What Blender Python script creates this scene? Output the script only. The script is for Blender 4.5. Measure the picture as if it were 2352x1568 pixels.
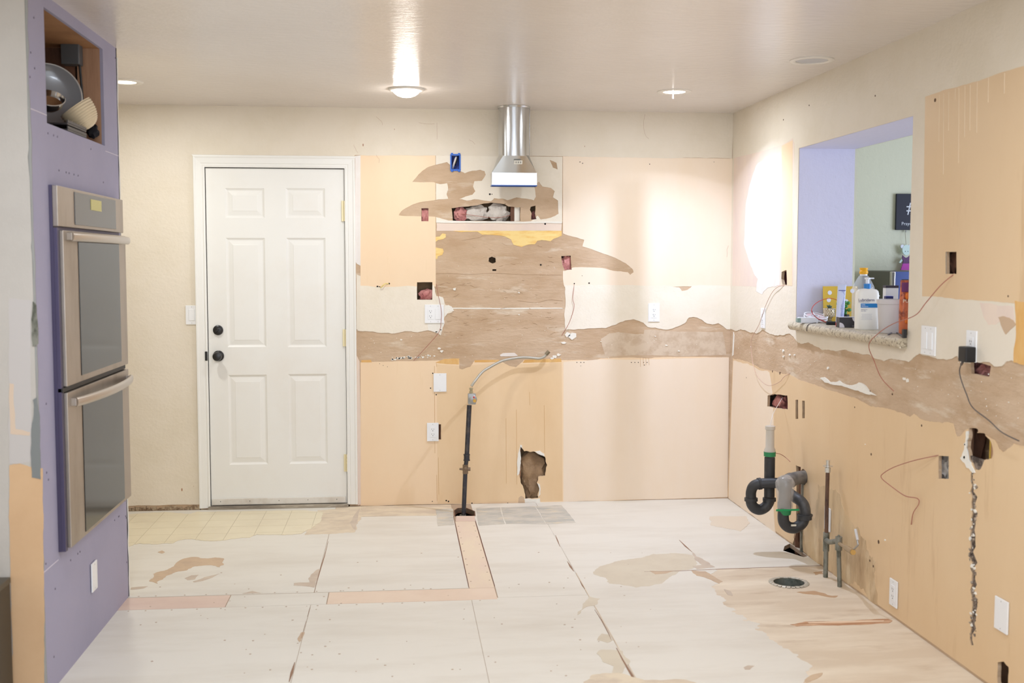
import bpy, bmesh, math, random
from mathutils import Vector, Matrix, noise
from mathutils.geometry import tessellate_polygon
sc = bpy.context.scene
for o in list(bpy.data.objects): bpy.data.objects.remove(o)
col = sc.collection
PI = math.pi

# ------------------------------------------------------------------ camera
FX = 2566.63; CAMP = Vector((-2.08915, -6.90624, 1.51138)); YAW, PIT, ROL = 0.100517, 0.0711508, 0.00110587
def _basis():
    cy, sy, cp, sp = math.cos(YAW), math.sin(YAW), math.cos(PIT), math.sin(PIT)
    f = Vector((sy*cp, cy*cp, -sp)); r = Vector((cy, -sy, 0)); u = r.cross(f)
    cr, sr = math.cos(ROL), math.sin(ROL)
    return r*cr+u*sr, -r*sr+u*cr, f
CR, CU, CF = _basis()
cam = bpy.data.objects.new('camera', bpy.data.cameras.new('camera')); col.objects.link(cam)
m = Matrix((CR, CU, -CF)).transposed().to_4x4(); m.translation = CAMP; cam.matrix_world = m
cam.data.sensor_width = 36; cam.data.lens = FX/2352*36; cam.data.clip_start = .05
cam.data.dof.use_dof = True; cam.data.dof.focus_distance = 6.6; cam.data.dof.aperture_fstop = 3.4
sc.camera = cam

# ------------------------------------------------------------------ world, view, large lights
w = bpy.data.worlds.new('world'); sc.world = w; w.use_nodes = True
w.node_tree.nodes['Background'].inputs[0].default_value = (.75, .85, 1, 1)
w.node_tree.nodes['Background'].inputs[1].default_value = .6
sc.view_settings.view_transform = 'Standard'; sc.view_settings.look = 'None'
sc.view_settings.gamma = 1; sc.view_settings.use_curve_mapping = False
sc.view_settings.exposure = -0.09
try:
    sc.cycles.use_denoising = True; sc.cycles.max_bounces = 8
    sc.cycles.sample_clamp_indirect = 6
except Exception: pass
def lamp(name, kind, loc, energy, color, size=.1, sizey=None, target=None, **k):
    d = bpy.data.lights.new(name, kind); o = bpy.data.objects.new(name, d); col.objects.link(o)
    o.location = loc; d.energy = energy; d.color = color
    if kind == 'AREA':
        d.size = size
        if sizey: d.shape = 'RECTANGLE'; d.size_y = sizey
    elif kind in ('POINT', 'SPOT'): d.shadow_soft_size = size
    for a, b in k.items(): setattr(d, a, b)
    if target is not None:
        o.rotation_euler = (Vector(target)-Vector(loc)).to_track_quat('-Z', 'Y').to_euler()
    return o
lamp('rear_fill', 'AREA', (-2.2, -8.8, 1.5), 78, (.79, .88, 1.0), 3.6, 1.9, (-2.2, 0, 1.3))  # added fill lamp behind the camera, no real source there
lamp('daylight_dining', 'AREA', (3.3, -2.6, 1.5), 105, (.66, .76, 1.0), 2.2, 1.7, (0, -1.4, 1.4))

# ------------------------------------------------------------------ pixel -> point on a real plane
def hit(px, py, ax, v):
    d = CR*((px-1176)/FX)+CU*((784-py)/FX)+CF
    return CAMP+d*((v-CAMP[ax])/d[ax])
def B(px, py): p = hit(px, py, 1, 0); return (p.x, p.z)
def Rr(px, py): p = hit(px, py, 0, 0); return (p.y, p.z)
def F(px, py): p = hit(px, py, 2, 0); return (p.x, p.y)
TX = -3.315
def TW(px, py): p = hit(px, py, 0, TX); return (p.y, p.z)
NY = -3.0
def NW(px, py): p = hit(px, py, 1, NY); return (p.x, p.z)
H = 2.44
PL = {'B': lambda u, v, d: (u, -d, v), 'R': lambda u, v, d: (-d, u, v), 'F': lambda u, v, d: (u, v, d),
      'C': lambda u, v, d: (u, v, H-d), 'T': lambda u, v, d: (TX+d, u, v), 'N': lambda u, v, d: (u, NY-d, v)}
CV = {'B': B, 'R': Rr, 'F': F, 'T': TW, 'N': NW}

# ------------------------------------------------------------------ materials
def lin(c):
    return tuple((x/255/12.92 if x/255 <= .04045 else ((x/255+.055)/1.055)**2.4) for x in c)+(1,)
MATS = {}
def mat(name, c, rough=.6, metal=0, var=None, bump=None, spec=.5, emit=0, trans=0, var2=None, bump2=None, coat=0, alpha=1):
    if name in MATS: return MATS[name]
    mt = bpy.data.materials.new(name); mt.use_nodes = True; nt = mt.node_tree; N = nt.nodes; L = nt.links
    b = N['Principled BSDF']; b.inputs['Base Color'].default_value = lin(c)
    b.inputs['Roughness'].default_value = rough; b.inputs['Metallic'].default_value = metal
    b.inputs['Specular IOR Level'].default_value = spec; b.inputs['Coat Weight'].default_value = coat
    b.inputs['Transmission Weight'].default_value = trans; b.inputs['Alpha'].default_value = alpha
    if emit:
        b.inputs['Emission Color'].default_value = lin(c); b.inputs['Emission Strength'].default_value = emit
    tc = N.new('ShaderNodeTexCoord')
    def nz(scale, detail, stretch, rough_=.6):
        mp = N.new('ShaderNodeMapping'); L.new(tc.outputs['Object'], mp.inputs[0]); mp.inputs['Scale'].default_value = stretch
        n = N.new('ShaderNodeTexNoise'); L.new(mp.outputs[0], n.inputs['Vector'])
        n.inputs['Scale'].default_value = scale; n.inputs['Detail'].default_value = detail; n.inputs['Roughness'].default_value = rough_
        return n
    last = None
    for v in (var, var2):
        if not v: continue
        c2, scale, lo, hi, stretch = v
        n = nz(scale, 7, stretch, .65); r = N.new('ShaderNodeMapRange'); L.new(n.outputs['Fac'], r.inputs[0])
        r.inputs[1].default_value = lo; r.inputs[2].default_value = hi
        mx = N.new('ShaderNodeMix'); mx.data_type = 'RGBA'; L.new(r.outputs[0], mx.inputs[0])
        if last: L.new(last, mx.inputs[6])
        else: mx.inputs[6].default_value = lin(c)
        mx.inputs[7].default_value = lin(c2); last = mx.outputs[2]
    if last:
        L.new(last, b.inputs['Base Color'])
    prev = None
    for bp in (bump, bump2):
        if not bp: continue
        scale, strength, dist, stretch = bp
        n = nz(scale, 5, stretch); bm = N.new('ShaderNodeBump'); L.new(n.outputs['Fac'], bm.inputs['Height'])
        bm.inputs['Strength'].default_value = strength; bm.inputs['Distance'].default_value = dist
        if prev: L.new(prev, bm.inputs['Normal'])
        prev = bm.outputs[0]
    if prev: L.new(prev, b.inputs['Normal'])
    MATS[name] = mt; return mt
I1 = (1, 1, 1)
cream = mat('cream_textured_paint', (233, 222, 204), .55, var=((225, 213, 191), 2.2, .45, .75, I1), bump=(55, .35, .004, (1, 1, 1)), bump2=(9, .25, .01, (1, 1, 1.6)))
cream_y = mat('cream_band_paint', (240, 230, 213), .55, var=((232, 221, 200), 3, .45, .7, I1), bump=(60, .35, .004, I1), bump2=(14, .2, .006, I1))
peach = mat('peach_paint', (243, 216, 181), .42, var=((240, 208, 170), 1.6, .4, .75, (1, 1, .45)), var2=((228, 198, 154), 6, .62, .8, (2.5, 2.5, .25)), bump=(160, .1, .001, I1))
peach_d = mat('peach_paint_stained', (228, 198, 158), .45, var=((222, 189, 146), 1.7, .4, .75, (1, 1, .4)), var2=((196, 158, 112), 3.5, .6, .82, (2.2, 2.2, .3)), bump=(150, .12, .001, I1))
brown = mat('torn_drywall_paper', (206, 179, 150), .85, var=((190, 160, 128), 3.5, .42, .62, (.6, .6, 1.8)), var2=((222, 205, 182), 9, .56, .70, (.35, .35, 1.6)), bump=(45, .6, .006, (.5, .5, 1.4)), bump2=(260, .3, .001, I1))
tongue = mat('smooth_torn_paper', (206, 178, 148), .8, var=((198, 168, 138), 4, .4, .7, I1), bump=(120, .15, .001, I1))
yellow = mat('old_yellow_paint', (246, 216, 142), .5, var=((236, 182, 92), 7, .45, .7, (1, 1, 5)), bump=(80, .2, .002, I1))
primer = mat('white_primer', (238, 232, 226), .6, var=((232, 218, 206), 4, .45, .7, (1, 1, .5)), bump=(70, .2, .002, I1))
pinkish = mat('pinkish_primer', (236, 216, 198), .6, var=((226, 206, 194), 5, .4, .7, (1, 1, .6)), bump=(90, .15, .001, I1))
gyp = mat('white_gypsum', (240, 235, 224), .85, bump=(120, .5, .003, I1))
orange = mat('orange_old_paint', (222, 170, 96), .55, var=((236, 200, 140), 6, .45, .7, (1, 1, .4)))
lav = mat('purple_drywall', (166, 162, 184), .75, var=((158, 155, 178), 2, .4, .7, I1), bump=(200, .08, .001, I1))
greige = mat('greige_wall', (196, 190, 182), .7, var=((186, 180, 172), 2, .4, .7, I1), bump=(60, .3, .003, I1))
ceilm = mat('ceiling_paint', (228, 220, 214), .24, spec=.55, var=((222, 213, 206), 1.2, .4, .7, I1), bump=(16, .22, .01, (1, 2.2, 1)), bump2=(70, .15, .003, I1))
white_t = mat('white_trim_paint', (240, 238, 232), .35, bump=(200, .04, .001, I1))
doorm = mat('white_door_paint', (238, 236, 230), .38, var=((234, 229, 220), 2, .5, .8, I1), bump=(90, .05, .001, I1))
plate = mat('white_plastic_plate', (240, 240, 240), .35)
dark = mat('black_void', (14, 12, 12), .9)
black = mat('black_metal', (22, 22, 24), .32, spec=.6)
blackplas = mat('black_plastic', (24, 24, 26), .5)
abs_ = mat('black_abs_pipe', (52, 52, 54), .5, var=((92, 90, 88), 10, .5, .75, (1, 1, .6)), bump=(90, .15, .001, I1))
abs_g = mat('grey_dusty_pipe', (120, 114, 108), .6, var=((80, 78, 76), 12, .45, .65, I1))
iron = mat('black_iron_pipe', (58, 58, 64), .4, metal=.4, var=((92, 84, 78), 22, .5, .7, I1))
rust = mat('rusty_brown_pipe', (106, 78, 60), .75, var=((70, 50, 42), 16, .45, .6, (1, 1, .4)))
galv = mat('weathered_galvanised', (142, 142, 132), .55, metal=.5, var=((92, 94, 84), 25, .45, .6, (1, 1, .5)))
duct = mat('galvanised_sheet', (204, 206, 208), .2, metal=1, var=((206, 209, 212), 7, .4, .7, (1, 1, .2)), bump=(5, .25, .006, (1, 1, .35)))
steel = mat('brushed_stainless', (172, 162, 152), .4, metal=.85, var=((150, 138, 124), 5, .5, .75, (1, 1, .3)))
steel_d = mat('dark_steel_edge', (92, 86, 110), .45, metal=.7)
glass_b = mat('black_oven_glass', (20, 20, 19), .1, spec=.45)
wood = mat('pine_framing', (186, 146, 116), .7, var=((160, 118, 90), 4, .4, .7, (6, 6, .5)), bump=(60, .2, .001, (4, 4, .4)))
wood_d = mat('dark_old_wood', (122, 84, 62), .8, var=((84, 56, 42), 6, .4, .7, (3, 3, .6)), bump=(60, .3, .002, (3, 3, .5)))
osb = mat('brown_sheathing', (168, 138, 104), .85, var=((132, 106, 80), 7, .4, .65, I1), bump=(12, .8, .02, I1))
insul = mat('pink_insulation', (212, 148, 142), .95, var=((170, 100, 98), 12, .4, .65, I1), bump=(20, .9, .02, I1))
insul_w = mat('white_insulation_wrap', (214, 206, 196), .7, var=((160, 146, 138), 8, .5, .7, I1), bump=(12, .8, .02, I1))
copper = mat('red_brown_wire', (170, 108, 92), .5)
wirew = mat('white_wire', (226, 220, 214), .45)
bluep = mat('blue_box_plastic', (48, 108, 208), .4)
blued = mat('deep_blue_plastic', (22, 54, 140), .5)
hose = mat('grey_coated_flex_hose', (176, 170, 156), .4, metal=.3, bump=(300, .4, .001, (1, 1, 1)))
brass = mat('aged_brass', (196, 160, 96), .35, metal=.8)
pewter = mat('cast_zinc_regulator', (168, 168, 166), .45, metal=.6)
granite = mat('speckled_tan_granite', (196, 184, 160), .4, var=((120, 104, 84), 70, .52, .62, I1), var2=((226, 216, 196), 45, .58, .66, I1), bump=(60, .3, .003, I1))
green_w = mat('sage_wall_paint', (214, 214, 190), .7, bump=(30, .45, .006, (1, 1, 1)), bump2=(90, .2, .002, I1))
jambm = mat('white_textured_jamb', (216, 215, 234), .65, bump=(26, .4, .006, I1), bump2=(90, .2, .002, I1))
# floor
ply_w = mat('whitewashed_underlayment', (226, 220, 208), .5, var=((214, 206, 192), 2.0, .45, .72, (.6, 2.2, 1)), var2=((200, 184, 162), 3.2, .66, .8, (.5, 2.6, 1)), bump=(40, .1, .001, (.4, 3, 1)))
ply_b = mat('bare_plywood_floor', (214, 196, 172), .55, var=((232, 218, 196), 2.2, .45, .66, (.5, 2.0, 1)), var2=((176, 146, 116), 3.0, .56, .78, (.5, 2.2, 1)), bump=(50, .15, .001, (.4, 3, 1)))
bare = mat('torn_tan_felt', (206, 180, 150), .8, var=((190, 164, 140), 9, .4, .7, I1), bump=(60, .3, .002, I1))
greyp = mat('worn_grey_patch', (196, 178, 160), .8, var=((212, 196, 176), 9, .4, .7, I1))
patch_p = mat('new_pink_plywood', (224, 200, 182), .6, var=((214, 186, 170), 2.2, .4, .7, (1, 2, 1)), bump=(60, .1, .001, (3, .4, 1)))
patch_t = mat('new_tan_plywood', (230, 211, 184), .6, var=((224, 200, 182), 2.4, .4, .7, (2, .7, 1)), bump=(60, .1, .001, (3, .4, 1)))
vinyl = mat('yellowed_vinyl', (232, 220, 190), .38, var=((224, 211, 182), 3, .45, .7, I1))
vinyl_g = mat('vinyl_groove', (198, 186, 160), .6)
slate = mat('worn_grey_tile', (208, 201, 188), .5, var=((180, 178, 170), 5, .42, .6, (1, 2.5, 1)), var2=((218, 204, 178), 9, .55, .66, (1, 2.5, 1)))
thin = mat('worn_thinset', (224, 208, 182), .7, var=((206, 188, 166), 6, .42, .62, (1, 2, 1)), bump=(40, .4, .003, (1, 2, 1)))
gap = mat('dark_gap', (176, 152, 128), .9)

# ------------------------------------------------------------------ mesh helpers
def finish(bm, name, m, parent=None, smooth=False, root=None):
    bmesh.ops.recalc_face_normals(bm, faces=bm.faces)
    me = bpy.data.meshes.new(name); bm.to_mesh(me); bm.free()
    if root is not None: me.transform(Matrix.Translation(-root))
    elif parent is not None:
        p = parent
        t = Vector(p.location)
        while p.parent: p = p.parent; t += Vector(p.location)
        me.transform(Matrix.Translation(-t))
    me.materials.append(m)
    if smooth:
        for f in me.polygons: f.use_smooth = True
        try: me.set_sharp_from_angle(angle=math.radians(40))
        except Exception: pass
    o = bpy.data.objects.new(name, me); col.objects.link(o)
    if parent is not None: o.parent = parent
    return o
def struct(o, kind='structure'): o['kind'] = kind; return o
def thing(name, label, cat, loc, group=None):
    o = bpy.data.objects.new(name, None); col.objects.link(o); o.location = loc; o.empty_display_size = .05
    o['label'] = label; o['category'] = cat
    if group: o['group'] = group
    return o
def tag(o, label, cat, group=None):
    o['label'] = label; o['category'] = cat
    if group: o['group'] = group
    return o
def box(x0, x1, y0, y1, z0, z1, bev=0, bm=None):
    b = bmesh.new()
    r = bmesh.ops.create_cube(b, size=1)
    for v in b.verts:
        v.co = Vector(((x0+x1)/2+v.co.x*(x1-x0), (y0+y1)/2+v.co.y*(y1-y0), (z0+z1)/2+v.co.z*(z1-z0)))
    if bev: bmesh.ops.bevel(b, geom=list(b.edges), offset=bev, segments=2, affect='EDGES', profile=.6)
    if bm is None: return b
    return merge(bm, b)
def merge(a, b):
    me = bpy.data.meshes.new('t'); b.to_mesh(me); b.free(); a.from_mesh(me); bpy.data.meshes.remove(me); return a
def frame_from(d):
    d = d.normalized(); a = Vector((0, 0, 1)) if abs(d.z) < .9 else Vector((1, 0, 0))
    u = d.cross(a).normalized(); return u, d.cross(u).normalized()
def tube(pts, r, seg=12, bm=None, caps=True, hollow=False):
    pts = [Vector(p) for p in pts]; n = len(pts)
    rs = r if isinstance(r, (list, tuple)) else [r]*n
    b = bmesh.new(); rings = []
    u, v = frame_from(pts[1]-pts[0])
    for i, p in enumerate(pts):
        d = (pts[min(i+1, n-1)]-pts[max(i-1, 0)])
        if d.length < 1e-9: d = pts[-1]-pts[0]
        d.normalize(); u = (u-d*u.dot(d)).normalized(); v = d.cross(u)
        rings.append([b.verts.new(p+(u*math.cos(2*PI*k/seg)+v*math.sin(2*PI*k/seg))*rs[i]) for k in range(seg)])
    for a, c in zip(rings, rings[1:]):
        for k in range(seg): b.faces.new((a[k], a[(k+1) % seg], c[(k+1) % seg], c[k]))
    if caps: b.faces.new(rings[0][::-1]); b.faces.new(rings[-1])
    if bm is None: return b
    return merge(bm, b)
def smooth_pts(P, k=6):
    P = [Vector(p) for p in P]; out = []
    for i in range(len(P)-1):
        p0, p1, p2, p3 = P[max(i-1, 0)], P[i], P[i+1], P[min(i+2, len(P)-1)]
        for j in range(k):
            t = j/k
            out.append(.5*((2*p1)+(p2-p0)*t+(2*p0-5*p1+4*p2-p3)*t*t+(3*p1-p0-3*p2+p3)*t**3))
    return out+[P[-1]]
def lathe(prof, c, seg=32, axis=Vector((0, 0, 1)), bm=None):
    b = bmesh.new(); c = Vector(c); u, v = frame_from(axis); axis = axis.normalized(); rings = []
    for r, h in prof:
        if r < 1e-5: rings.append([b.verts.new(c+axis*h)])
        else: rings.append([b.verts.new(c+axis*h+(u*math.cos(2*PI*k/seg)+v*math.sin(2*PI*k/seg))*r) for k in range(seg)])
    for a, d in zip(rings, rings[1:]):
        for k in range(seg):
            k2 = (k+1) % seg
            if len(a) == 1 and len(d) == 1: continue
            if len(a) == 1: b.faces.new((a[0], d[k], d[k2]))
            elif len(d) == 1: b.faces.new((a[k], a[k2], d[0]))
            else: b.faces.new((a[k], a[k2], d[k2], d[k]))
    if bm is None: return b
    return merge(bm, b)
def ball(c, r, seg=12, bm=None, amp=0, sc_=(1, 1, 1), fr=6, seed=0):
    b = bmesh.new(); bmesh.ops.create_icosphere(b, subdivisions=3 if amp else 2, radius=1)
    for v in b.verts:
        k = 1+amp*noise.noise(v.co*fr/3+Vector((seed, seed*2, 0)))
        v.co = Vector(c)+Vector((v.co.x*sc_[0], v.co.y*sc_[1], v.co.z*sc_[2]))*r*k
    if bm is None: return b
    return merge(bm, b)
def prism(poly, plane, d0, d1, bm=None):
    f = PL[plane] if isinstance(plane, str) else plane
    b = bmesh.new()
    a = [b.verts.new(f(u, v, d0)) for u, v in poly]; c = [b.verts.new(f(u, v, d1)) for u, v in poly]
    n = len(a)
    tri = tessellate_polygon([[Vector((u, v, 0)) for u, v in poly]])
    if n > 4:
        for t in tri:
            for q in (a, c):
                try: b.faces.new([q[i] for i in t])
                except ValueError: pass
    else:
        b.faces.new(a); b.faces.new(c)
    for i in range(n): b.faces.new((a[i], a[(i+1) % n], c[(i+1) % n], c[i]))
    if bm is None: return b
    return merge(bm, b)
def jag(pts, amp=.006, L=.02, seed=0):
    """ragged outline; a point given as (u,v,'s') starts a straight edge"""
    rnd = random.Random(seed); out = []
    def sub(a, b, am, lev):
        ln = math.hypot(b[0]-a[0], b[1]-a[1])
        if ln < L*.7 or lev > 7: return [a]
        k = rnd.uniform(-1, 1)*am*min(1, ln/.05); nx, ny = -(b[1]-a[1])/ln, (b[0]-a[0])/ln
        t = rnd.uniform(.4, .6)
        m_ = (a[0]+(b[0]-a[0])*t+nx*k, a[1]+(b[1]-a[1])*t+ny*k)
        return sub(a, m_, am*.72, lev+1)+sub(m_, b, am*.72, lev+1)
    n = len(pts)
    for i in range(n):
        a, b = pts[i], pts[(i+1) % n]
        if len(a) > 2: out.append((a[0], a[1]))
        else: out += sub((a[0], a[1]), (b[0], b[1]), amp, 0)
    return out
def P(plane, pts, amp=.005, L=.015, seed=0):
    f = CV[plane]
    q = []
    for p in pts:
        u = f(p[0], p[1]); q.append(tuple(u)+(('s',) if len(p) > 2 else ()))
    return jag(q, amp, L, seed) if amp else [(a[0], a[1]) for a in q]
def cut(o, cutters):
    """o minus a list of (poly, plane, d0, d1) prisms, exact boolean"""
    objs = []
    for i, (poly, plane, d0, d1) in enumerate(cutters):
        b = prism(poly, plane, d0, d1); bmesh.ops.recalc_face_normals(b, faces=b.faces)
        me = bpy.data.meshes.new('cutter'); b.to_mesh(me); b.free()
        c = bpy.data.objects.new('cutter', me); col.objects.link(c); objs.append(c)
        if o.parent is not None: me.transform(Matrix.Translation(Vector((0, 0, 0))))
        md = o.modifiers.new('b%d' % i, 'BOOLEAN'); md.operation = 'DIFFERENCE'; md.solver = 'EXACT'; md.object = c
    bpy.context.view_layer.update()
    dg = bpy.context.evaluated_depsgraph_get()
    me = bpy.data.meshes.new_from_object(o.evaluated_get(dg))
    o.modifiers.clear(); old = o.data; o.data = me; bpy.data.meshes.remove(old)
    for c in objs: bpy.data.meshes.remove(c.data)
    return o
def patch(plane, name, pts, m, t=.002, parent=None, holes=(), amp=.005, L=.015, seed=0, base=-.0005, raw=False):
    poly = pts if raw else P(plane, pts, amp, L, seed)
    o = finish(prism(poly, plane, base, t), name, m, parent)
    if holes: cut(o, [(h, plane, -.03, .03) for h in holes])
    return o
def rectpx(plane, x0, y0, x1, y1, amp=.0, L=.01, seed=0):
    return P(plane, [(x0, y0), (x1, y0), (x1, y1), (x0, y1)], amp, L, seed)
def wire(name, pts, label, m=copper, r=.0016, cat='wire', group=None):
    pts = smooth_pts(pts, 7); root = pts[0]
    bm = tube(pts, r, 6)
    me_root = Vector(root)
    o = finish(bm, name, m, root=me_root); o.location = me_root
    return tag(o, label, cat, group)
def text(body, size, org, right, up, m, parent, name='lettering', ext=.0003, align='LEFT'):
    cu = bpy.data.curves.new('t', 'FONT'); cu.body = body; cu.size = size; cu.extrude = ext; cu.align_x = align; cu.resolution_u = 2
    t = bpy.data.objects.new('t', cu); col.objects.link(t); bpy.context.view_layer.update()
    me = bpy.data.meshes.new_from_object(t.evaluated_get(bpy.context.evaluated_depsgraph_get()))
    bpy.data.objects.remove(t)
    r = Vector(right).normalized(); u = Vector(up).normalized(); n = r.cross(u)
    mw = Matrix((r, u, n)).transposed().to_4x4(); mw.translation = Vector(org)-Vector(parent.location if parent else (0, 0, 0))
    me.transform(mw); me.materials.clear(); me.materials.append(m)
    o = bpy.data.objects.new(name, me); col.objects.link(o); o.parent = parent
    return o

# ================================================================== SETTING
peach_lit = mat('lamp_whitened_peach', (243, 225, 204), .4, var=((240, 218, 190), 1.3, .4, .7, (1, 1, .35)), bump=(150, .1, .001, I1))  # peach paint made paler to stand for the ceiling lamp's whitening
# ---- hole outlines
hB = {
 'slot': P('B', [(1037, 478), (1050, 476), (1075, 474), (1098, 471), (1112, 467), (1128, 465), (1160, 469), (1168, 474), (1195, 476), (1195, 507), (1160, 509), (1100, 507), (1040, 508)], .002, .012, 3),
 'left': rectpx('B', 968, 478, 984, 508, .001, .01, 4),
 'right': P('B', [(1219, 475), (1230, 472), (1229, 490), (1232, 503), (1220, 504), (1221, 490), (1217, 482)], .002, .01, 5),
 'square': rectpx('B', 958, 648, 993, 688, .001, .01, 6),
 'round': P('B', [(1123, 592), (1130, 589), (1138, 592), (1139, 602), (1131, 605), (1122, 600)], .003, .008, 7),
 'tiny': rectpx('B', 1131, 618, 1140, 622, .001, .006, 8),
 'pinkr': P('B', [(1289, 588), (1311, 587), (1312, 605), (1313, 619), (1297, 620), (1292, 608)], .001, .01, 9),
 'big': P('B', [(1195.7, 1025), (1203.8, 1035.7), (1228, 1037), (1252, 1049), (1256.8, 1068), (1252, 1092), (1236, 1094.6), (1233, 1108), (1238.6, 1121), (1236, 1143), (1206.4, 1145), (1203.8, 1124), (1197, 1110.7), (1193, 1084), (1195.7, 1057)], .006, .012, 10),
 'side': rectpx('B', 1004, 974, 1013, 1009, .001, .01, 11),
 'blue': rectpx('B', 1037, 356, 1057, 391, 0),
}
doorhole = [B(470, 380), (B(797, 700)[0]+.004, B(470, 380)[1]), (B(797, 700)[0]+.004, -.05), (B(470, 380)[0], -.05)]
DX0, DX1, DZ1 = B(470, 380)[0], B(797, 1000)[0], 2.075
doorhole = [(DX0, DZ1), (DX1, DZ1), (DX1, -.05), (DX0, -.05)]
hBl = list(hB.values())
wb = struct(finish(prism([(-5.2, 0), (0, 0), (0, H), (-5.2, H)], 'B', -.0127, 0), 'wall_back', brown))
cut(wb, [(h, 'B', -.05, .05) for h in hBl+[doorhole]])
# torn outlines
tA = P('B', [(946.6, 417.7), (961.8, 400), (979, 386), (998.6, 379), (1026.8, 372), (1035.5, 380), (1045, 382), (1058, 393.5), (1068, 397.8), (1085, 392), (1102.7, 389.8), (1113, 393), (1115.7, 401), (1107, 415), (1089.7, 416.2), (1086.5, 428), (1091.9, 439), (1085, 447), (1070, 451), (1054, 457), (1048, 462), (1030, 460), (1025.7, 445.5), (1029, 434.7), (1026.8, 420.6), (1009.5, 422.7), (996.5, 418.4)], .0025, .012, 21)
tB = P('B', [(915.6, 494.3), (922, 485), (940, 474), (961.8, 465), (1000.8, 459), (1033, 456), (1052.9, 456.3), (1072, 460.7), (1089.7, 457.4), (1113.6, 460.7), (1128, 462), (1135, 455), (1152.6, 456), (1165.6, 459.6), (1187, 453), (1211, 456.3), (1226, 460), (1230.6, 452), (1227, 423.8), (1238, 417.3), (1245.8, 428), (1265, 431.4), (1274, 439), (1269.7, 453), (1281.6, 460.7), (1282.7, 491), (1265, 499.7), (1241.5, 504), (1235, 495), (1219.8, 508), (1160, 511), (1039.8, 509), (1022.5, 504), (998.6, 497.5), (961.8, 496.5)], .0025, .012, 22)
tC = P('B', [(1262, 367.4), (1278, 374), (1280.5, 389), (1269.7, 384.8)], .002, .01, 23)
tD = P('B', [(1286, 534), (1293.5, 536), (1313.6, 542.8), (1341.7, 550.8), (1337.7, 565.6), (1380.5, 580.3), (1410, 591), (1436.8, 604.4), (1453, 618), (1455, 625), (1447.5, 631), (1442, 625), (1410, 621.8), (1380.5, 615), (1345, 613.5), (1316, 614.3), (1298, 622), (1286, 622)], .0025, .012, 24)
G = {'s': 's'}
Sx = 's'
uL = [(-5.2, H, Sx), (0, H, Sx)]
q = [Bp for Bp in (B(1681, 364), B(1500, 363), B(1290, 359), B(1000, 357), B(815, 356))]
uL += [tuple(a) for a in q] + [(DX1+.03, DZ1+.03, Sx), (DX0-.03, DZ1+.03, Sx), (DX0-.03, .012, Sx), (DX0-.05, .03), (-4.2, .035), (-5.2, .03, Sx)]
patch('B', 'textured_paint', jag(uL, .004, .03, 31), cream, .003, wb, raw=True)
patch('B', 'peach_paint', [(828, 355, Sx), (1000, 357, Sx), (1001, 658), (957, 660), (880, 659), (828, 657, Sx)], peach, .0016, wb, [tA, tB, hB['left'], hB['square']], .002, .02, 32)
patch('B', 'textured_paint', [(821, 656), (880, 659), (940, 656), (958, 658), (996, 654), (1000, 672), (1003, 680), (1017, 682), (1022, 699), (1032, 703), (1040, 716), (1025, 720), (1021, 728), (1018, 745), (1012, 770), (1003, 762), (985, 758), (960, 763), (930, 760), (900, 766), (870, 764), (850, 761), (821, 759, Sx)], cream_y, .003, wb, [hB['square']], .004, .012, 33)
patch('B', 'textured_paint', [(1001, 357, Sx), (1292, 360, Sx), (1291, 512), (1002, 512, Sx)], cream_y, .0022, wb, [tA, tB, tC, hB['slot'], hB['blue'], hB['right']], .0015, .02, 34)
patch('B', 'primer_strip', [(1003, 510), (1290, 511), (1289, 530), (1003, 530)], pinkish, .0014, wb, (), .002, .02, 35)
patch('B', 'gypsum_ridge', [(1002, 506), (1100, 508), (1200, 509), (1290, 509), (1290, 513), (1200, 513), (1100, 512), (1002, 511)], gyp, .005, wb, (), .002, .012, 36)
patch('B', 'yellow_paint', [(1040, 530), (1290, 530, Sx), (1290, 541), (1272, 548), (1264, 554), (1245, 551), (1234, 553), (1228, 560.8), (1212, 562), (1198, 567), (1179.7, 562), (1174, 550), (1160, 543), (1140, 540), (1108, 539), (1097, 532), (1060, 533)], yellow, .0016, wb, (), .002, .012, 37)
patch('B', 'yellow_paint', [(1001, 544), (1010, 543), (1016, 536), (1024, 537), (1024, 545), (1018, 549), (1006, 551), (1001, 555)], yellow, .0016, wb, (), .002, .01, 38)
patch('B', 'yellow_paint', [(1001, 568), (1017, 571), (1019, 578), (1016, 585), (1006, 588), (1004, 595), (1001, 594)], yellow, .0016, wb, (), .002, .01, 39)
patch('B', 'peach_paint', [(1293, 359, Sx), (1684, 364, Sx), (1681, 656), (1560, 658), (1400, 656), (1296, 658), (1293, 640, Sx)], peach_lit, .0016, wb, [tD, hB['pinkr']], .0025, .02, 40)  # upper right peach, lamp-whitened tone put into its colour
patch('B', 'textured_paint', [(1297, 655), (1400, 654), (1535, 656), (1560, 660), (1566, 668), (1580, 665), (1590, 656), (1681, 656, Sx), (1678, 757), (1669, 756), (1662, 750), (1650, 742), (1636, 745), (1624, 743), (1612, 734), (1600, 729), (1582, 729), (1575, 740), (1555, 750), (1530, 757), (1505, 752), (1488, 751), (1478, 741), (1468, 737), (1455, 733), (1435, 736), (1415, 745), (1392, 753), (1350, 754), (1320, 757), (1298, 757), (1296, 720), (1299, 690)], cream_y, .003, wb, (), .0035, .012, 41)
tE = P('B', [(1054, 815), (1092, 815), (1090, 828), (1080, 842), (1062, 848), (1055, 846)], .002, .01, 43)
tF = P('B', [(1150, 815), (1206, 815), (1201, 830), (1185, 843), (1170, 840), (1155, 832)], .002, .01, 44)
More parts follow.
